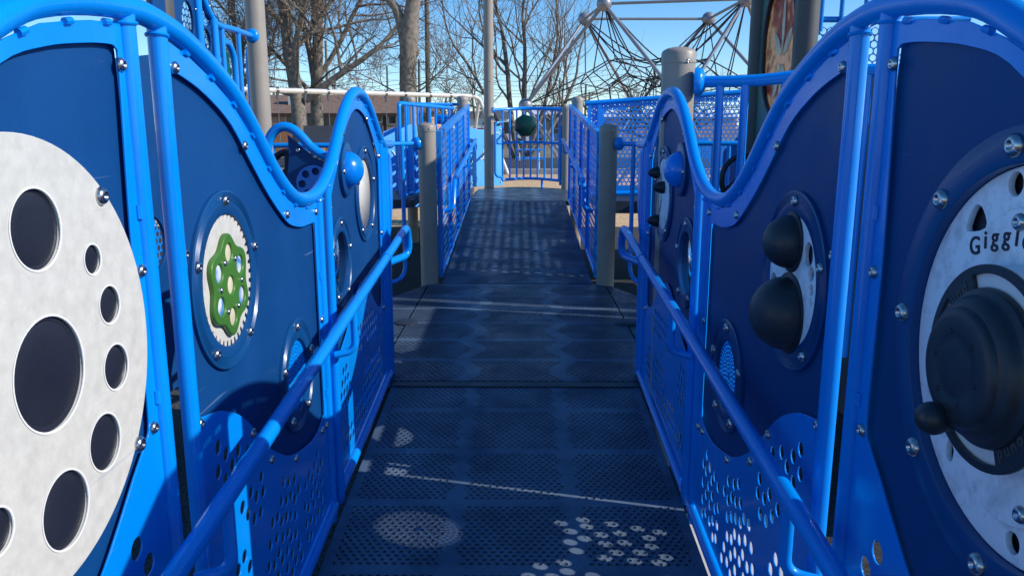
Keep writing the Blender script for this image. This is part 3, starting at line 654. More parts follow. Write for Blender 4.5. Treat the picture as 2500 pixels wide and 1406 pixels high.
# ------------------------------------------------------------------ bar barriers
def flange(p, axis, parent, r=.04):
    b = MB(); b.lathe([(r, -.008), (r, .012), (r*.85, .024), (r*.55, .032)], p, axis, 20); b.build('flange', 'blue_paint', parent, 'auto')
def wing(n):
    xp, yp = (-.717, 6.13) if n > 0 else (.684, 6.09)
    root = thing('corner_barrier', 'short blue bar barrier between the left wavy wall and the left capped post' if n > 0 else 'short blue bar barrier between the right wavy wall and the right capped post', 'barrier', (xp-n*.3, 6, 0), 'corner bar barriers of the landing')
    Z = 1.10; xo = xp-n*.53
    tube('top_rail', [(xp-n*.07, yp-.05, Z), (xo, yp-.55, Z)], .0175, 'blue_paint', root, 14)
    flange((xp-n*.075, yp-.055, Z), (-n*1, -.9, 0), root, .05)
    P = lambda f: Vector((xp-n*.07+(xo-xp+n*.07)*f, yp-.05-.5*f, 0))
    a, c = P(.22), P(1.0)
    tube('bar', fillet([a+Vector((0, 0, Z)), a+Vector((0, 0, .06)), c+Vector((0, 0, .04))], .12, 8), .0165, 'blue_paint', root, 12)
    for f in (.45, .66, .86):
        q = P(f); tube('bar', [q+Vector((0, 0, Z)), q+Vector((0, 0, .06))], .0125, 'blue_paint', root, 10)
wing(1); wing(-1)

def ramp_barrier(n):
    x = -.635 if n > 0 else .625
    root = thing('ramp_barrier', 'sunlit blue see-through barrier on the left of the second ramp' if n > 0 else 'shaded blue see-through barrier on the right of the second ramp', 'barrier', (x, 8.2, .2), 'perforated side barriers of the second ramp')
    y0, y1 = 6.22, 9.82; zt = lambda y: 1.19+(y-6.2)*.086; zb = lambda y: RZ2(y)+.035
    b = MB(); b.prism([(x-.022, y0, zt(y0)-.05), (x+.022, y0, zt(y0)-.05), (x+.022, y0, zt(y0)), (x-.022, y0, zt(y0))], (0, y1-y0, zt(y1)-zt(y0))); b.build('top_rail', 'blue_paint', root, False)
    tube('bottom_rail', [(x, y0, zb(y0)), (x, y1, zb(y1))], .02, 'blue_paint', root, 12)
    for i in range(5):
        y = y0+.02+(y1-y0-.04)*i/4; b = MB(); w_ = .022
        b.box((x-.018, y-w_, zb(y)), (x+.018, y+w_, zt(y)-.045)); b.build('upright', 'blue_paint', root, False)
    ph = .07
    me = perf_mesh(lambda a, c: True, lambda a, c: abs(((a-y0)/(y1-y0)*4) % 1-.5) < .46, ph, .0195, lambda a, c: (x, a, c+zb(a)), (y0+.03, y1-.03, .03, 1.11))
    link('perforated_sheet', me, 'blue_paint', root, False)
    # its own handrail
    xh = x+n*.075; hz = lambda y: zt(y)-.455
    hr = thing('handrail', 'blue handrail curling down at its near end on the left of the second ramp' if n > 0 else 'blue handrail curling down at its near end on the right of the second ramp', 'handrail', (xh, 8, .9), 'handrails of the second ramp')
    p = fillet([(xh, 10.1, hz(10.1)), (xh, 6.75, hz(6.75)), (xh, 6.62, hz(6.62)-.22), (x, 6.62, hz(6.62)-.25)], .11, 8)
    tube('rail_tube', p, .0195, 'blue_paint', hr, 14)
    for y in (7.25, 8.6, 9.9): tube('bracket', fillet([(xh, y, hz(y)), (xh, y, hz(y)-.14), (x, y, hz(y)-.15)], .06, 6), .012, 'blue_paint', hr, 10)
    for y in (7.0, 7.08, 7.2): b = MB(); b.lathe([(.0225, -.012), (.0225, .012)], (xh, y, hz(y)), (0, 1, .086), 14); b.build('joint_sleeve', 'blue_paint', hr, 'auto')
ramp_barrier(1); ramp_barrier(-1)

# left bar railing of the neighbouring platform
root = thing('bar_railing', 'tall blue bar railing left of the second ramp with a blue viewing tube on it', 'railing', (-.95, 8, .3))
A, B_ = Vector((-1.06, 7.0, 0)), Vector((-.74, 8.9, 0))
zr = 1.43; zl = .62
tube('top_rail', fillet([A+Vector((0, 0, zl)), A+Vector((0, 0, zr)), B_+Vector((0, 0, zr))], .05, 5), .019, 'blue_paint', root)
tube('bottom_rail', [A+Vector((0, 0, zl)), B_+Vector((0, 0, zl))], .019, 'blue_paint', root)
for f in (.1, .22, .36, .5, .62, .76, .9): q = A.lerp(B_, f); tube('bar', [q+Vector((0, 0, zl)), q+Vector((0, 0, zr))], .0135, 'blue_paint', root, 8)
tube('back_rail', fillet([(-1.35, 9.6, .7), (-1.35, 9.6, 1.5), (-.78, 9.9, 1.5)], .06, 5), .019, 'blue_paint', root)
for f in (.2, .45, .7, .9): tube('bar', [(-1.35+.57*f, 9.6+.3*f, .7), (-1.35+.57*f, 9.6+.3*f, 1.5)], .0135, 'blue_paint', root, 8)
b = MB(); b.tube([(-1.0, 9.75, 1.32), (-.72, 9.6, 1.30)], .06, 18); b.build('viewing_tube', 'blue_paint', root, 'auto')
b = MB(); b.box((-1.9, 7.0, .52), (-.95, 10.2, .585)); tag(b.build('side_platform', 'dark_deck_edge', None, False), 'dark side platform beneath the left bar railing', 'deck')

# gate-like curved barrier with dark green wheel at the back of the upper landing
root = thing('gate_barrier', 'bowed blue bar barrier closing the back of the upper landing', 'barrier', (.15, 11.9, .4))
def garc(f, bow=.32): return Vector((-.40+1.07*f, 11.9+bow*sin(pi*f), 0))
xs0 = [i/16 for i in range(17)]
tube('top_rail', [garc(f)+Vector((0, 0, 1.475+.03*sin(pi*f))) for f in xs0], .024, 'blue_paint', root)
tube('top_rail', [garc(f, .9)+Vector((0, 0, 1.50+.03*sin(pi*f))) for f in xs0[6:]], .02, 'blue_paint', root)
tube('mid_rail', [garc(f)+Vector((0, 0, .985+.012*sin(pi*f))) for f in xs0[1:]], .022, 'blue_paint', root)
tube('bottom_rail', [garc(f)+Vector((0, 0, .425+.02*sin(pi*f))) for f in xs0[2:]], .022, 'blue_paint', root)
for i in range(9):
    f = .135+.1*i; q = garc(f); tube('bar', [q+Vector((0, 0, .43)), q+Vector((0, 0, 1.48))], .0145, 'blue_paint', root, 8)
q0 = garc(.03); q1 = garc(.13)
tube('side_loop', fillet([q1+Vector((0, 0, 1.30)), q0+Vector((0, 0, 1.29)), q0+Vector((0, 0, .50)), q1+Vector((0, 0, .47))], .08, 6), .018, 'blue_paint', root, 10)
q1 = garc(.955); tube('side_bar', [q1+Vector((0, 0, 1.25)), q1+Vector((0, 0, .36))], .02, 'blue_paint', root, 10)
tube('support_foot', [garc(.7)+Vector((0, 0, .42)), garc(.7)+Vector((0, -.03, .31))], .018, 'blue_paint', root, 8)
flange(garc(.0)+Vector((0, 0, 1.475)), (1, .6, 0), root, .045)
wc = Vector((.085, 12.0, 1.245)); wh = thing('toy_wheel', 'dark green scalloped play wheel mounted on the bowed bar barrier', 'play wheel', wc)
b = MB(); N = 72
rings = [(.0, -.07), (.10, -.066), (.150, -.045), (.165, -.01), (.16, .03), (.12, .05), (0, .055)]
V = []; Fc = []
for r, h in rings:
    for k in range(N):
        a = 2*pi*k/N; rr = r*(1+.055*max(-.3, cos(7*a+.5))) if r > .11 else r
        V.append((wc.x+rr*cos(a), wc.y+h, wc.z+rr*sin(a)))
for i in range(len(rings)-1):
    for k in range(N): Fc.append((i*N+k, i*N+(k+1) % N, (i+1)*N+(k+1) % N, (i+1)*N+k))
b.add(V, Fc); b.build('wheel_body', 'wheel_green', wh, 'auto')
tube('axle', [wc+Vector((.06, .02, -.08)), wc+Vector((.1, .2, -.1))], .03, 'drum_black', wh, 10)

# light blue story boards behind
def story_board(name, label, x0, x1, y, z0, zf, marks):
    root = thing(name, label, 'play panel', ((x0+x1)/2, y, z0))
    n = 16; out = [(x0, z0), (x1, z0)]+[(x1+(x0-x1)*i/n, zf(i/n)) for i in range(n+1)]
    T_ = Matrix.Translation(((x0+x1)/2, y, 0)) @ Matrix.Rotation(radians(38), 4, 'Z') @ Matrix.Translation((-(x0+x1)/2, -y, 0))
    plate('board', out, [], .02, T_ @ XZ(y), 'sky_board', root, .003)
    if marks:
        for cx, cz, r, a0, a1 in marks:
            b = MB(); b.tube([T_ @ Vector((cx+r*cos(a0+(a1-a0)*i/12), y-.012, cz+r*sin(a0+(a1-a0)*i/12))) for i in range(13)], .0085, 6); b.build('white_marking', 'white_rim', root, True)
    for x, z in ((x0+.05, z0+.06), (x1-.05, z0+.06), (x1-.05, zf(0)-.06), (x0+.05, z0+.4)): bolt(T_ @ Vector((x, y-.011, z)), 1, root, 1.2, axis=(sin(radians(38)), -cos(radians(38)), 0))
story_board('story_board', 'light blue board with white swirl drawings beside the slim tall post', -.86, -.20, 12.55, .30, lambda f: 1.22+.03*cos(f*5), [(-.50, .80, .11, .3, 4.6), (-.48, .80, .06, 0, 4), (-.57, 1.1, .05, -1.2, 1.2), (-.54, .98, .06, -2.4, -1.0), (-.33, 1.08, .06, .5, 1.8), (-.64, .78, .05, -1.9, .2)])
story_board('story_board', 'light blue wavy-topped board seen past the end of the left wavy wall', -1.47, -1.0, 8.05, .40, lambda f: 1.20+.05*cos((f-.25)*3.4), [(-1.36, .92, .08, .2, 1.0)])

# perforated barrier behind the right side
root = thing('perforated_barrier', 'long blue panel barrier full of round holes behind the right capped post', 'barrier', (1.5, 8, .5))
tz = lambda x: 1.455+.072*(x-.64); bz = lambda x: .55+.03*(x-.64)
xa, xb = .66, 2.5
tube('top_rail', [(xa, 8, tz(xa)), (xb, 8, tz(xb))], .024, 'blue_paint', root); tube('bottom_rail', [(xa, 8, bz(xa)), (xb, 8, bz(xb))], .024, 'blue_paint', root)
for x in (.70, .80, 1.46, 1.56, 2.42): b = MB(); b.box((x-.018, 7.985, bz(x)), (x+.018, 8.015, tz(x))); b.build('upright', 'blue_paint', root, False)
def solid(x, z):
    u = (x-.8) % .76
    if abs((x-1.0)*.9-(z-.95)*.55+.05) < .035 and z < 1.08: return True
    return abs(x-1.51) < .08 or x < .84 or z > tz(x)-.07 or z < bz(x)+.06 or (abs(z-1.05+.35*(x-1.75)) < .10 and 1.6 < x < 2.4)
me = perf_mesh(lambda x, z: bz(x) < z < tz(x), lambda x, z: not solid(x, z), 0.046, .0155, lambda a, c: (a, 8.0, c), (xa+.04, xb-.04, .5, 1.6), 10)
link('perforated_sheet', me, 'blue_paint', root, False)
for x, z in ((.95, 1.33), (1.2, .62), (.9, .62), (1.36, 1.35)): bolt((x, 7.99, z), 1, root, 1., axis=(0, -1, 0))
b = MB(); b.box((.8, 7.6, .40), (3.2, 9.6, .52)); tag(b.build('side_platform', 'dark_deck_edge', None, False), 'dark side platform beneath the perforated barrier on the right', 'deck')

# railing from the capped post behind the right wall
root = thing('bar_railing', 'blue bar railing running right from the capped post behind the right wavy wall', 'railing', (.9, 3.3, .4))
pa, pb = Vector((.735, 3.34, 1.405)), Vector((1.5, 3.02, 1.43))
tube('top_rail', catmull([pa, pa.lerp(pb, .3)+Vector((0, 0, -.006)), pa.lerp(pb, .65)+Vector((0, 0, .012)), pb], 5), .0235, 'blue_paint', root, 16)
flange(pa, (1, -.3, 0), root, .058)
for f in (.115, .235, .425, .58, .78, .95):
    q = pa.lerp(pb, f); tube('bar', [q, Vector((q.x, q.y, .3))], .0175, 'blue_paint', root, 12)
root = thing('bar_railing', 'low blue bar railing in shade behind the right wavy wall and steering wheel', 'railing', (1.7, 6.2, .4))
tube('top_rail', [(1.36, 6.2, 1.10), (2.05, 6.2, 1.10)], .02, 'blue_paint', root)
for x in (1.40, 1.52, 1.64, 1.78, 1.92): tube('bar', [(x, 6.2, 1.1), (x, 6.2, .5)], .016, 'blue_paint', root, 8)
def wheel(label, c, r, tilt):
    root = thing('steering_wheel', label, 'steering wheel', c); c = Vector(c)
    ex = Vector((1, tilt, 0)).normalized(); ez = Vector((0, 0, 1))
    tube('rim', [c+ex*r*cos(2*pi*i/36)+ez*r*sin(2*pi*i/36) for i in range(36)], .018, 'drum_black', root, 10, closed=True)
    for a in (pi/2, pi/2+2.1, pi/2-2.1): tube('spoke', [c, c+(ex*cos(a)+ez*sin(a))*r], [.026, .018], 'drum_black', root, 8)
    b = MB(); b.lathe([(.045, -.02), (.045, .01), (.03, .025), (0, .028)], c, ez.cross(ex)*-1, 16); b.build('hub', 'drum_black', root, 'auto')
wheel('black toy steering wheel seen through the dip of the right wavy wall', (1.50, 5.3, .88), .155, .3)
wheel('black toy steering wheel seen through the dip of the left wavy wall', (-1.22, 4.15, .97), .125, -.4)

b = MB(); b.prism([(.690, 2.64, -.04), (.690, 3.52, .06), (.690, 3.52, .50), (.690, 2.64, .52)], (.012, 0, 0)); tag(b.build('backing_board', 'gray_wall', None, False), 'added pale gray board blocking sun close behind the holes of the farthest right wall panel', 'panel')  # added to back the holes and stop sun coming through them
# added panel out of clear view behind the right wall, shaped to shade the landing
b = MB(); xe_ = 1.76
b.prism([(xe_, 2.60, -.31), (xe_, 4.72, -.31), (xe_, 4.72, 1.5), (xe_, 2.95, 1.5), (xe_, 2.88, 1.18), (xe_, 2.60, 1.15)], (.02, 0, 0)); tag(b.build('shading_panel', 'gray_wall', None, False), 'added gray shading panel behind the right wavy wall, out of clear view', 'panel')
b = MB(); b.prism([(1.93, 6.05, .2), (1.93, 7.5, .2), (1.93, 7.5, 1.0), (1.93, 6.9, 1.18), (1.93, 6.3, 1.02), (1.93, 6.05, 1.15)], (.02, 0, 0)); tag(b.build('shading_panel', 'navy_board', None, False), 'navy wavy-topped panel behind the right toy steering wheel', 'panel')
# green oval window panel
root = thing('oval_window_panel', 'dark green panel framing an oval stained-glass style flower window', 'play panel', (1.72, 5.4, 1.0))
oc = (5.39, 1.745)
fr = [(5.0, .35), (5.84, .35), (5.84, 1.2), (5.82, 2.5), (5.0, 2.5)]
plate('frame_board', smooth2(fr, 1), [circ(*oc, .335, 64, .445)], .03, YZ(1.735), 'dark_green', root, .003)
b = MB(); e_ = [Vector((1.717, oc[0]+.335*cos(a), oc[1]+.445*sin(a))) for a in [2*pi*i/64 for i in range(64)]]; b.tube(e_, .016, 8, closed=True); b.build('oval_gasket', 'drum_black', root, 'auto')
plate('art_pane', circ(*oc, .337, 64, .447), [], .003, YZ(1.738), 'art_glass', root, .0005)
fc = (5.36, 1.66)
for i, (a, L_, wd_) in enumerate(((0, .40, .026), (.75, .23, .036), (-.75, .23, .036), (pi-.5, .27, .034), (pi+.5, .27, .034), (pi, .30, .022))):
    pts = []
    for k in range(20):
        s_ = k/19*2; f = s_ if s_ <= 1 else 2-s_; sg = 1 if s_ <= 1 else -1
        al = .03+f*L_; wv = wd_*sin(pi*min(f, 1))**.8*sg
        pts.append((fc[0]+al*sin(a)+wv*cos(a), fc[1]+al*cos(a)-wv*sin(a)))
    plate('petal', pts[:-1], [], .004, YZ(1.7325), 'petal', root, .0005)
for i in range(12):
    a = 2*pi*i/12+.2; bolt((1.718, oc[0]+.365*cos(a), oc[1]+.475*sin(a)), -1, root, .8)
# perforated sheet with bars high on the right
root = thing('perforated_barrier', 'upper right blue perforated sheet with bars above it against the sky', 'barrier', (2.6, 6.2, 1.6))
me = perf_mesh(lambda x, z: True, lambda x, z: True, .056, .0235, lambda a, c: (a, 6.2, c), (2.08, 3.3, 1.45, 1.98))
link('perforated_sheet', me, 'blue_paint', root, False)
tube('mid_rail', [(2.05, 6.2, 2.02), (3.4, 6.2, 2.02)], .022, 'blue_paint', root)
for x in (2.27, 2.42, 2.6, 2.8): tube('bar', [(x, 6.17, 1.93), (x, 6.17, 2.9)], .017, 'blue_paint', root, 10)
tube('top_rail', [(2.05, 6.17, 2.9), (3.4, 6.17, 2.9)], .022, 'blue_paint', root)

# ------------------------------------------------------------------ upper left climbing panel etc. (plane x = -1.9)
root = thing('climbing_panel', 'navy climbing panel with hexagon-perforated blue insets above the left wavy rail', 'climbing panel', (-1.93, 4.7, .9))
XP = -1.92
def edge_z(y): # wavy outer rail seen at the top
    P = [(4.3, 2.45), (4.55, 2.3), (4.75, 2.16), (4.93, 1.98), (5.05, 1.88), (5.2, 1.86)]
    for (a, p), (c, q) in zip(P, P[1:]):
        if a <= y <= c: return p+(q-p)*(y-a)/(c-a)
    return P[-1][1] if y > 5 else P[0][1]
insets = []
for u_, v_, hw, hh in ((455.5, 51, 14, 47), (498, 26, 15, 40), (526, 92, 14, 54), (501, 102, 11, 30), (531, 168, 12, 20), (470, 140, 14, 30)):
    p_ = at(u_, v_, x=XP); q_ = at(u_+hw, v_, x=XP); t_ = at(u_, v_-hh, x=XP); insets.append((p_.y, p_.z, q_.y-p_.y, t_.z-p_.z))
insets += [(4.75, 1.05, .1, .13), (4.0, .62, .16, .15), (4.4, .75, .14, .17)]
out = [(4.26, 1.6), (3.5, 1.5), (3.5, -.2), (5.08, -.2)]+[(5.08-.82*i/12, edge_z(5.08-.82*i/12)-.03) for i in range(13)]
plate('board', out, [circ(a, c, r, 28, q) for a, c, r, q in insets], .018, YZ(XP), 'navy_board', root, .002)
for k, (a, c, r, q) in enumerate(insets):
    me = perf_mesh(lambda y, z: ((y-a)/(r+.012))**2+((z-c)/(q+.012))**2 < 1, lambda y, z: True, .043, .0175, lambda y, z: (XP-.012, y, z), (a-r-.03, a+r+.03, c-q-.03, c+q+.03))
    link('perforated_inset', me, 'blue_paint' if k in (1, 2, 4, 7) else 'navy_board', root, False)
for y in (at(478, 60, x=XP).y, 5.05): tube('upright', [(XP+.02, y, .8), (XP+.02, y, edge_z(y))], .024, 'blue_paint', root)
tube('edge_rail', catmull([(XP+.01, y, edge_z(y)) for y in (4.3, 4.55, 4.75, 4.93, 5.03)]+[(XP+.01, 5.14, 1.855), (XP+.01, 5.4, 1.86), (XP+.01, 5.78, 1.86)], 5), .021, 'blue_paint', root, 12)
flange((XP+.01, 5.79, 1.86), (0, -1, 0), root, .05)
for y in (5.2, 5.5): tube('bar', [(XP+.01, y, 1.86), (XP+.01, y, .8)], .016, 'blue_paint', root, 10)
for y, z, s_ in ((4.8, 1.9, 1), (5.02, 1.95, 1), (5.0, 1.5, 1)): bolt((XP+.012, y, z), 1, root, .9)
for lab, ya in (('nearer blue arched frame with perforated infill behind the climbing panel bars', 6.72), ('farther blue arched frame with perforated infill beside the tall tan post', 7.5)):
    root = thing('arched_frame', lab, 'arched frame', (-2.5, ya+.2, .6), 'arched frames behind the climbing panel')
    x = -2.52; z1 = 1.94 if ya < 7 else 2.02; w_ = .4
    ap = [(x, ya, .6), (x, ya, z1-.2)]+[(x, ya+w_/2-w_/2*cos(pi*i/10), z1-.2+.2*sin(pi*i/10)) for i in range(1, 10)]+[(x, ya+w_, z1-.2), (x, ya+w_, .6)]
    tube('arch_tube', ap, .03, 'blue_paint', root, 12)
    me = perf_mesh(lambda y, z: True, lambda y, z: True, .06, .023, lambda y, z: (x, y, z), (ya+.04, ya+w_-.04, .65, z1-.3))
    link('perforated_sheet', me, 'navy_board', root, False)
    b = MB(); b.prism([(x-.05, ya+.05, z1-.28), (x-.05, ya+w_-.05, z1-.28), (x-.05, ya+w_-.08, z1-.1), (x-.05, ya+w_/2, z1-.04), (x-.05, ya+.08, z1-.1)], (.03, 0, 0)); b.build('infill', 'dark_green', root, False)

# ------------------------------------------------------------------ navy rocker panel in the dip of the left wall
root = thing('loop_panel', 'navy panel under a curling blue tube, with a hole-ringed blue disc', 'play panel', (-1.0, 3.62, .6))
Yp = 3.62
W_ = lambda u, v: (at(u, v, y=Yp).x, at(u, v, y=Yp).z)
lp = [W_(*q) for q in ((655, 480), (652, 400), (655, 350), (668, 322), (690, 310), (715, 316), (738, 336), (760, 360), (790, 380), (830, 392), (880, 396))]
tube('loop_tube', catmull([(a, Yp, c) for a, c in lp], 5), .0215, 'blue_paint', root, 14)
bd = [W_(*q) for q in ((703, 330), (722, 346), (745, 366), (775, 388), (800, 398), (860, 402), (860, 600), (680, 600), (690, 480), (697, 455), (703, 420), (706, 380))]
dc = W_(770, 447); 
plate('board', bd, [], .014, XZ(Yp), 'navy_board', root, .002)
plate('hole_disc', circ(dc[0], dc[1], .082, 40), [circ(dc[0]+.055*cos(a), dc[1]+.055*sin(a), .017, 18) for a in [2*pi*i/7+.5 for i in range(7)]], .01, XZ(Yp-.02), 'blue_paint', root, .001)
for u, v in ((729, 367), (709, 462), (772, 383)): q = W_(u, v); bolt((q[0], Yp-.008, q[1]), 1, root, .95, axis=(0, -1, 0))
root = thing('low_railing', 'dark gray slotted rail with blue bars under it behind the looped navy panel', 'railing', (-1.6, 6.4, .5))
b = MB(); b.box((-1.74, 6.38, 1.10), (-1.1, 6.41, 1.235)); b.build('slotted_rail', 'gray_wall', root, False)
tube('top_rail', [(-2.2, 6.35, 1.08), (-1.05, 6.35, 1.08)], .02, 'blue_paint', root)
for x in (-1.98, -1.85, -1.72, -1.5, -1.3): tube('bar', [(x, 6.35, 1.08), (x, 6.35, .4)], .015, 'blue_paint', root, 8)
b = MB(); b.tube([(-2.6, 7.2, .95), (-2.2, 7.0, .75)], .09, 14); tag(b.build('crawl_tube', 'green_plastic', None, 'auto'), 'bit of pale green tube glimpsed through the left steering wheel', 'crawl tube')

# ------------------------------------------------------------------ swing set
root = thing('swing_set', 'long pale swing beam on bent legs with empty chains, in front of the brick house', 'swing set', (-4.6, 24, -.3))
sa, sb = Vector((-17.5, 13.6, 2.24)), Vector((-1.62, 26.6, 2.24))
tube('beam', [sa, sb], .074, 'swing_paint', root, 14)
d = (sb-sa).normalized(); nrm = Vector((-d.y, d.x, 0))
for s_ in (-1, 1):
    tube('leg', fillet([sb, sb+d*.35+Vector((0, 0, -.05)), sb+d*.7+nrm*s_*1.1+Vector((0, 0, -2.55))], .5, 8), .06, 'swing_paint', root, 12)
    tube('leg', fillet([sa, sa-d*.35+Vector((0, 0, -.05)), sa-d*.7+nrm*s_*1.1+Vector((0, 0, -2.55))], .5, 8), .06, 'swing_paint', root, 12)
for u in (675, 742, 801, 940, 989, 1050, 1098):
    f = None; best = 1e9
    for k in range(601):
        p = sa.lerp(sb, k/600); q = 1268+F*p.x/(p.y*.98+.2*(EYE-p.z))
        if abs(q-u) < best: best = abs(q-u); f = k/600
    p = sa.lerp(sb, f)
    b = MB(); b.lathe([(.088, -.035), (.088, .035)], p, d, 14); b.tube([p+Vector((0, 0, -.07)), p+Vector((0, 0, -.26))], [.05, .03], 8); hg = b.build('hanger', 'chain', root, 'auto')
    tube('chain', [p+Vector((0, 0, -.25)), p+Vector((.02, 0, -1.9))], .012, 'chain', hg, 5)

# ------------------------------------------------------------------ rope net climber
root = thing('net_climber', 'gray tube climbing frame with ball joints and a black rope net against the sky', 'net climber', (2.8, 15.8, -.3))
ZB = 3.5
TOP = [at(1475, 10, z=ZB), at(1428, 47, z=ZB), at(1730, 47, z=ZB), at(1822, -2, z=ZB)]
cx = sum((p for p in TOP), Vector())/4
MID = []
for i in range(4):
    m_ = (TOP[i]+TOP[(i+1) % 4])/2; o_ = (m_-cx); o_.z = 0
    MID.append(Vector((m_.x, m_.y, 1.66))+o_.normalized()*(1.25 if i in (0, 2) else .9))
MID[0] = at(1283, 258, y=(TOP[0].y+TOP[1].y)/2); 
BOT = [Vector((p.x, p.y, -.3)) for p in TOP]
for i in range(4): tube('beam', [TOP[i], TOP[(i+1) % 4]], .028, 'gray_beam', root, 10)
for i in range(4):
    for k in (i, (i+1) % 4):
        tube('beam', [TOP[k], MID[i]], .034, 'gray_beam', root, 10); tube('beam', [MID[i], BOT[k]], .034, 'gray_beam', root, 10)
for p in TOP+MID:
    b = MB(); b.lathe([(0, -.145)]+[(.145*cos(a), .145*sin(a)) for a in [-pi/2+pi*i/12 for i in range(1, 12)]]+[(0, .145)], p, (0, 0, 1), 20); b.build('ball_joint', 'gray_beam', root, True)
bm = bmesh.new(); bmesh.ops.create_icosphere(bm, subdivisions=2, radius=1)
fc_ = {f.index: f.calc_center_median() for f in bm.faces}
cn = Vector((cx.x, cx.y, 1.85))
def shape(v):
    d_ = v.normalized(); r = .82
    for p in TOP+MID:
        q = (p-cn); w_ = max(0, d_.dot(q.normalized())); r += (q.length-.9)*.22*w_**4
    if d_.z > .55: r *= 1-.75*(d_.z-.55)/.45
    return cn+Vector((d_.x*r*1.22, d_.y*r*1.15, d_.z*r*1.05))
NV = {k: shape(v) for k, v in fc_.items()}
ropes = MB()
for e in bm.edges:
    a, c = [f.index for f in e.link_faces]; ropes.tube([NV[a], NV[c]], .0125, 5, caps=False)
for p in TOP+MID:
    near = sorted(NV.values(), key=lambda v: (v-p).length)
    for v in near[:4]: ropes.tube([p+(v-p).normalized()*.15, v], .0125, 5, caps=False)
for i in range(4):
    a, c = TOP[i], TOP[(i+2) % 4]
    for k in (-.25, .25):
        q = Vector((-(c-a).y, (c-a).x, 0)).normalized()*k
        ropes.tube(catmull([a, a.lerp(c, .28)+Vector((0, 0, -.75))+q, a.lerp(c, .5)+Vector((0, 0, -.98))+q, c.lerp(a, .28)+Vector((0, 0, -.75))+q, c], 4), .0135, 5, caps=False)
N2 = {k: cn+(v-cn)*.62+Vector((0, 0, -.05)) for k, v in NV.items()}
for e in bm.edges:
    a, c = [f.index for f in e.link_faces]; ropes.tube([N2[a], N2[c]], .010, 4, caps=False)
for k in list(NV)[::2]: ropes.tube([NV[k], N2[k]], .010, 4, caps=False)
inner = [cn+Vector((.35*sin(i*2.4), .35*cos(i*2.4), -.1*(i % 4))) for i in range(8)]
for v in inner:
    q = min(NV.values(), key=lambda w_: (w_-v).length); ropes.tube([v, q], .011, 5, caps=False)
ropes.build('rope_net', 'rope', root, True)
kn = MB()
for v in list(NV.values())+inner: kn.lathe([(0, -.025), (.024, 0), (0, .025)], v, (0, 0, 1), 6)
kn.build('rope_knot', 'gray_beam', root, True); bm.free()

# ------------------------------------------------------------------ bare trees
def branch(out, p, d, L, r, lv, maxlv, rnd, up=.12, spread=.75, minr=.009, keep=1.):
    n = 6 if lv < 2 else 4; pts = [p.copy()]; rad = [r]; q = p.copy(); dd = d.normalized()
    r1 = r*(.55 if lv else .6)
    for i in range(n):
        dd = (dd+Vector((rnd.uniform(-1, 1), rnd.uniform(-1, 1), rnd.uniform(-1, 1)))*(.10 if lv == 0 else .22)+Vector((0, 0, up*(.5 if lv else .2)))).normalized()
        q = q+dd*L/n; pts.append(q.copy()); rad.append(r+(r1-r)*(i+1)/n)
    out.append((lv, pts, rad))
    if lv >= maxlv: return
    kids = (4, 5, 5, 4, 3, 2)[min(lv, 5)]
    for k in range(kids):
        if lv >= 2 and rnd.random() > keep: continue
        f = (.35 if lv == 0 else .2)+(1-(.35 if lv == 0 else .2))*(k+rnd.random())/kids
        i = min(int(f*n), n-1); b0 = pts[i].lerp(pts[i+1], f*n-i)
        ax = dd.orthogonal().normalized(); ax.rotate(Matrix.Rotation(rnd.uniform(0, 2*pi), 3, dd))
        cd_ = (dd*rnd.uniform(.45, .9)+ax*spread*rnd.uniform(.7, 1.2)).normalized()
        rr = max(minr, (r+(r1-r)*f)*rnd.uniform(.45, .68)); branch(out, b0, cd_, L*rnd.uniform(.5, .75)*(1.15-f*.35), rr, lv+1, maxlv, rnd, up, spread, minr, keep)
    branch(out, pts[-1], dd, L*.62, max(minr, r1*.9), lv+1, maxlv, rnd, up, spread, minr, keep)
def tree_mesh(stems, maxlv, seed, up=.12, spread=.75, minr=.009, keep=1.):
    rnd = random.Random(seed); out = []
    for p, d_, L, r, extra in stems:
        branch(out, Vector(p), Vector(d_), L, r, 0, maxlv, rnd, up, spread, minr, keep)
    tr, tw = MB(), MB()
    for lv, pts, rad in out:
        big = rad[0] > .05
        (tr if big else tw).tube(pts, rad, 9 if rad[0] > .15 else 6 if big else 3, caps=False)
    return tr, tw
def tree(label, stems, maxlv, seed, group='bare trees', mtr='bark', **k):
    p = stems[0][0]; root = thing('bare_tree', label, 'tree', p, group); tr, tw = tree_mesh(stems, maxlv, seed, **k)
    tr.build('trunk', mtr, root, True); tw.build('crown', 'twig', root, True); return root
G_ = -.32
P35 = lambda u, Y: (at(u, 300, y=Y).x, Y, G_)
a = P35(735, 35); 
tree('largest bare tree left of the middle, thick dark trunk with a heavy limb arching right', [(a, (-.0, 0, 1), 7.5, .36, 0), ((a[0]+.25, a[1], 2.4), (.9, -.1, .55), 3.8, .17, 0), ((a[0]-.2, a[1], 2.6), (-.95, 0, .35), 3.2, .13, 0)], 5, 3, up=.10, spread=.9, minr=.0062, keep=.85)
a = P35(775, 38); tree('straighter bare tree just right of and behind the thickest left trunk', [(a, (.02, 0, 1), 9, .33, 0), ((a[0]-.25, a[1]+.3, G_), (-.05, 0, 1), 6, .24, 0)], 5, 8, up=.15, spread=.85, minr=.0062, keep=.75)
a = P35(600, 42); tree('leftmost bare tree, its twigs left of the tall tan post', [(a, (.05, 0, 1), 6, .26, 0)], 5, 21, spread=.95, minr=.010)
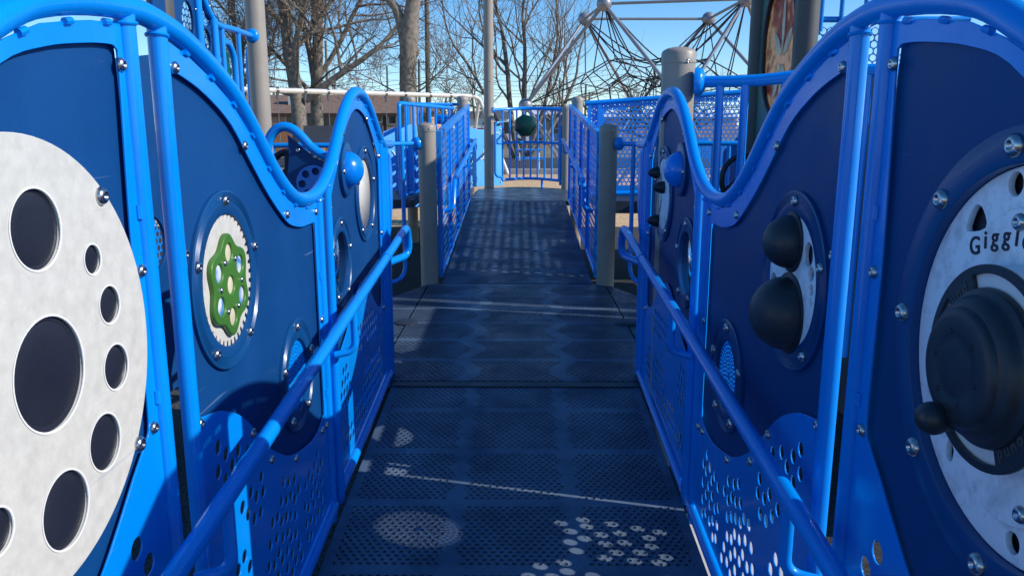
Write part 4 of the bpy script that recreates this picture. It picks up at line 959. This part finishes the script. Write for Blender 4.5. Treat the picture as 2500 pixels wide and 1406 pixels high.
# centre trunk that forks
c = P35(998, 31); root = thing('bare_tree', 'big pale forked tree trunk cut off by the top edge beside the utility pole', 'tree', c, 'bare trees')
tr = MB(); Y = 31
def pt(u, v): q = at(u, v, y=Y); return (q.x, q.y, q.z)
tr.tube([(c[0], Y, G_-.1), pt(998, 330), pt(998, 280), pt(997, 225), pt(996, 180), pt(997, 135), pt(999, 85), pt(1004, 40), pt(1010, 0), pt(1016, -60), pt(1024, -160)], [.5, .42, .36, .34, .325, .33, .37, .29, .27, .25, .2], 14)
tr.tube([pt(994, 110), pt(985, 78), pt(976, 45), pt(966, 20), pt(950, 0), pt(935, -30), pt(915, -90)], [.30, .22, .19, .17, .16, .14, .1], 10)
tr.tube([pt(1008, 142), pt(1018, 128), pt(1020, 120)], [.14, .1, .08], 8); tr.tube([pt(988, 150), pt(978, 140), pt(973, 138)], [.13, .09, .08], 8); tr.tube([pt(984, 205), pt(975, 206)], [.1, .07], 8)
rnd = random.Random(5); out = []
for u, v, dx in ((935, -30, -.8), (915, -90, -.5), (1024, -160, .3), (950, 0, -.9), (985, 235, -.6), (1006, 232, .7), (1010, 215, .8)):
    branch(out, Vector(pt(u, v)), Vector((dx, -.1, .2 if v > 100 else .1)), 1.6 if v > 100 else 2.4, .035 if v > 100 else .09, 2, 5, rnd, minr=.0105)
tw = MB()
for lv, pts, rad in out: tw.tube(pts, rad, 4, caps=False)
tr.build('trunk', 'bark', root, True); tw.build('crown', 'twig', root, True)
# right multi-stemmed tree
a = Vector(P35(1268, 40)); st = [(a, (-.18, 0, 1), 6.2, .20, 0), (a+Vector((.2, .2, 0)), (.05, 0, 1), 6.8, .19, 0), (a+Vector((.35, 0, 0)), (.28, .0, 1), 5.6, .17, 0), (a+Vector((-.25, .1, 0)), (-.36, 0, 1), 5.2, .15, 0), (a+Vector((.5, -.2, 0)), (.6, 0, .8), 4.6, .17, 0), (a+Vector((.1, -.3, 0)), (.12, 0, 1), 5.8, .14, 0)]
tree('bare multi-stemmed tree right of the slim tall post', [(p_, d_, L_, r_*.78, e_) for p_, d_, L_, r_, e_ in st], 4, 14, up=.2, spread=.8, minr=.007, keep=.4)
far = [(1165, 72, 4.0, 'bare tree in the distance directly behind the slim tall post', 32), (1350, 66, 3.2, 'small bare tree on the horizon right of the multi-stemmed tree', 33), (1545, 70, 2.8, 'small bare tree on the horizon seen through the rope net', 34), (1690, 60, 3.6, 'bare tree behind the right half of the rope net', 35), (880, 74, 3.4, 'distant bare tree behind the brick house roof', 36), (1085, 50, 2.4, 'low bare tree beside the utility pole', 37), (690, 75, 4.6, 'distant tall bare tree behind the thickest left trunk', 38), (830, 66, 3.6, 'rusty twiggy bare tree rising over the house roof', 39)]
for u, Yd, H_, lab, sd_ in far:
    a = P35(u, Yd); tree(lab, [(a, (random.uniform(-.1, .1), 0, 1), H_, .16, 0)], 4, sd_, up=.16, spread=.85, minr=.010, keep=.6)

# ------------------------------------------------------------------ utility poles and wires
def upole(label, u, Yd, vtop, r, arms=0):
    a = P35(u, Yd); zt = at(u, vtop, y=Yd).z
    root = thing('utility_pole', label, 'utility pole', a, 'utility poles'); b = MB(); b.tube([a, (a[0]+.02, Yd, zt*.5), (a[0]+.04, Yd, zt)], [r, r*.9, r*.78], 10); b.build('pole', 'pole_wood', root, 'auto')
    for k in range(arms):
        z = zt-.35-.8*k; b = MB(); b.box((a[0]-1.1, Yd-.16, z), (a[0]+1.1, Yd-.06, z+.1)); b.build('cross_arm', 'pole_wood', root, False)
        for x in (-.95, -.5, .5, .95): b = MB(); b.lathe([(.04, 0), (.05, .08), (0, .16)], (a[0]+x, Yd-.11, z+.1), (0, 0, 1), 8); b.build('insulator', 'chain', root, 'auto')
    return root
upole('weathered utility pole running out of the top edge right of the forked trunk', 1046, 38, -90, .13)
upole('slender pole with crossarm between the forked trunk and the utility pole', 1025, 75, 145, .15, 1)
upole('thin plain pole standing in open sky left of the forked trunk', 948, 90, 162, .13)
upole('thin pole with crossarm right of the multi-stemmed tree', 1365, 105, 190, .14)
upole('pole with crossarm seen below the left of the rope net', 1428, 95, 208, .15)
upole('small distant pole with crossarms just right of the net frame joint', 1437, 150, 225, .2, 2)
upole('thin pole behind the left trunks', 803, 80, 100, .15)
for i, (va, vb, Yd) in enumerate(((160, 172, 88), (195, 190, 90), (205, 203, 92), (212, 214, 95), (219, 222, 97), (188, 178, 100))):
    pa, pb = at(620, va, y=Yd), at(1900, vb, y=Yd+12); b = MB()
    b.tube([pa.lerp(pb, k/30)+Vector((0, 0, -.9*sin(pi*((k/30*3) % 1)))) for k in range(31)], .022, 4)
    tag(b.build('overhead_wire', 'wire', None, True), 'overhead wire crossing the sky low behind the trees', 'wire', 'overhead wires')

# ------------------------------------------------------------------ brick house
Yh = 50
root = thing('brick_house', 'long single-storey brick house with brown shingle roof behind the swing set', 'house', (-11, Yh, G_))
xl, xr_ = at(600, 280, y=Yh).x, at(1052, 280, y=Yh).x; ze = at(900, 277, y=Yh).z; zr_ = at(900, 232, y=Yh+4).z
b = MB(); b.box((xl, Yh, G_), (xr_, Yh+8, ze)); b.build('wall', 'brick', root, False)
b = MB(); b.prism([(xl-.5, Yh-.22, ze), (xl-.5, Yh+4, zr_), (xl-.5, Yh+8.7, ze), (xl-.5, Yh+4, ze-.05)], (at(988, 280, y=Yh).x-xl+.5, 0, 0)); rf = b.build('roof', 'roof_shingle', root, False)
b = MB(); x2 = at(985, 280, y=Yh).x; b.prism([(x2+.03, Yh-.3, ze-.01), (x2+.03, Yh+4, zr_-.75), (x2+.03, Yh+8.3, ze-.01)], (xr_-x2+.3, 0, 0)); b.build('roof', 'roof_shingle', root, False)
b = MB(); b.box((xl-.5, Yh-.28, ze-.2), (x2, Yh-.23, ze)); b.build('fascia', 'trim_brown', root, False)
b = MB(); b.prism([(xl-.53, Yh-.3, ze-.05), (xl-.53, Yh+4, zr_-.2), (xl-.53, Yh+8.3, ze-.05)], (.02, 0, 0)); b.build('gable', 'trim_white', root, False)
for u0, u1, v0, v1 in ((918, 932, 282, 297), (950, 966, 281, 302), (700, 712, 283, 300), (640, 655, 283, 300), (845, 860, 283, 300), (1030, 1040, 283, 297)):
    p0, p1 = at(u0, v1, y=Yh), at(u1, v0, y=Yh)
    b = MB(); b.box((p0.x-.07, Yh-.06, p0.z-.07), (p1.x+.07, Yh-.02, p1.z+.07)); wf = b.build('window', 'trim_white', root, False)
    b = MB(); b.box((p0.x, Yh-.075, p0.z), (p1.x, Yh-.063, p1.z)); b.build('pane', 'window_dark', wf, False)
p0, p1 = at(935, 315, y=Yh), at(946, 283, y=Yh); b = MB(); b.box((p0.x, Yh-.06, G_+.05), (p1.x, Yh-.02, p1.z)); b.build('door', 'trim_brown', root, False)
p0, p1 = at(735, 330, y=Yh), at(760, 283, y=Yh); b = MB(); b.box((p0.x, Yh-.05, G_+.05), (p1.x+1.5, Yh-.02, p1.z)); b.build('porch_shade', 'window_dark', root, False)  # flat dark sheet on the wall; porch shade is in its colour
b = MB(); q = at(720, 236, y=Yh+2); b.box((q.x-.35, Yh+1.6, q.z-1.2), (q.x+.35, Yh+2.2, q.z+.25)); b.build('vent_stack', 'trim_white', rf, False)
root = thing('wood_fence', 'low orange-brown wooden fence in front of the brick house', 'fence', (-10, 46, G_))
x = at(660, 310, y=46).x; xe = at(1105, 310, y=46).x; k = 0
b = MB()
while x < xe:
    b.box((x, 46, G_), (x+.145, 46.03, .98+.02*((k*7) % 3))); x += .16; k += 1
b.build('picket_boards', 'fence_wood', root, False)
b = MB(); b.box((at(660, 310, y=46).x, 46.04, .6), (xe, 46.1, .7)); b.box((at(660, 310, y=46).x, 46.04, 0), (xe, 46.1, .1)); b.build('fence_rail', 'fence_wood', root, False)
# long white sheds far off
def shed(label, u0, u1, Yd, vt, m='far_white'):
    p0, p1 = at(u0, vt, y=Yd), at(u1, vt, y=Yd)
    root = thing('far_building', label, 'building', ((p0.x+p1.x)/2, Yd, G_), 'far buildings')
    b = MB(); b.box((p0.x, Yd, G_), (p1.x, Yd+14, p0.z)); b.build('wall', m, root, False)
    b = MB(); b.prism([(p0.x-.3, Yd-.4, p0.z), (p0.x-.3, Yd+7, p0.z+1.1), (p0.x-.3, Yd+14.4, p0.z)], (p1.x-p0.x+.6, 0, 0)); b.build('roof', 'far_white' if m != 'far_white' else 'gray_wall', root, False)
    n_ = int((p1.x-p0.x)/6)
    for k in range(n_):
        x = p0.x+3+6*k; b = MB(); b.box((x, Yd-.05, G_+1), (x+1.6, Yd-.02, G_+2.3)); b.build('window', 'window_dark', root, False)
shed('long low white building on the horizon left of the slim tall post', 1130, 1240, 120, 288)
shed('long low pale building on the horizon behind the bowed gate', 1300, 1420, 130, 280, 'gray_wall')
shed('low brick building on the horizon hidden behind the perforated barrier', 1480, 1800, 140, 286, 'brick')
# parked cars
def car(label, u, Yd, m, L=4.4, h=1.5, van=False):
    c = at(u, 300, y=Yd); x, y, z = c.x, Yd, G_
    root = thing('parked_car', label, 'car', (x, y, z), 'cars parked on the far side of the road')
    prof = [(-L/2, .35), (-L/2, .85), (-L/2+.15, .95), (-L*.2, 1.0), (-L*.07, h), (L*.3, h), (L*.42, 1.02), (L/2, .95), (L/2, .35)] if not van else [(-L/2, .35), (-L/2, .95), (-L*.36, 1.1), (-L*.26, h), (L/2-.05, h), (L/2, 1.2), (L/2, .35)]
    b = MB(); b.prism([(x+a, y-.85, z+c_) for a, c_ in prof], (0, 1.7, 0)); b.build('body', m, root, False)
    b = MB(); k = -L*.06 if not van else -L*.22
    b.prism([(x+k-.28, y-.865, z+1.04), (x+k+.02, y-.865, z+h-.1), (x+L*.27, y-.865, z+h-.1), (x+L*.34, y-.865, z+1.04)], (0, 1.73, 0)); b.build('window', 'window_dark', root, False)
    for a in (-L*.31, L*.31):
        b = MB(); b.lathe([(.33, -.1), (.33, .1)], (x+a, y-.8, z+.33), (0, 1, 0), 16); wh = b.build('wheel', 'tyre', root, 'auto')
        b = MB(); b.lathe([(.19, 0), (.0, .02)], (x+a, y-.905, z+.33), (0, -1, 0), 12); b.build('rim', 'chain', wh, 'auto')
car('dark red car parked far off just left of the slim tall post', 1158, 68, 'car_red'); car('dark car parked far off left of the light blue board', 1128, 74, 'car_dark')
car('white van parked far off right of the slim tall post', 1222, 70, 'car_white', 5, 2.1, True); car('dark car parked far off behind the green play wheel', 1290, 76, 'car_dark'); car('blue car parked far off behind the right end of the gate', 1350, 72, 'car_blue')
# picnic table seen through the gate
root = thing('picnic_table', 'small blue picnic table beyond the gate barrier, under the green wheel', 'picnic table', (.35, 28.6, G_))
b = MB(); b.box((-.15, 28.3, .42), (.85, 28.9, .46)); b.build('table_top', 'blue_paint', root, False)
for y in (27.9, 29.05): b = MB(); b.box((-.15, y, .12), (.85, y+.25, .155)); b.build('bench_seat', 'blue_paint', root, False)
for x in (0, .7):
    for s_ in (-1, 1): tube('leg', [(x, 28.6+s_*.2, .42), (x, 28.6+s_*.6, G_)], .03, 'gray_beam', root, 8)
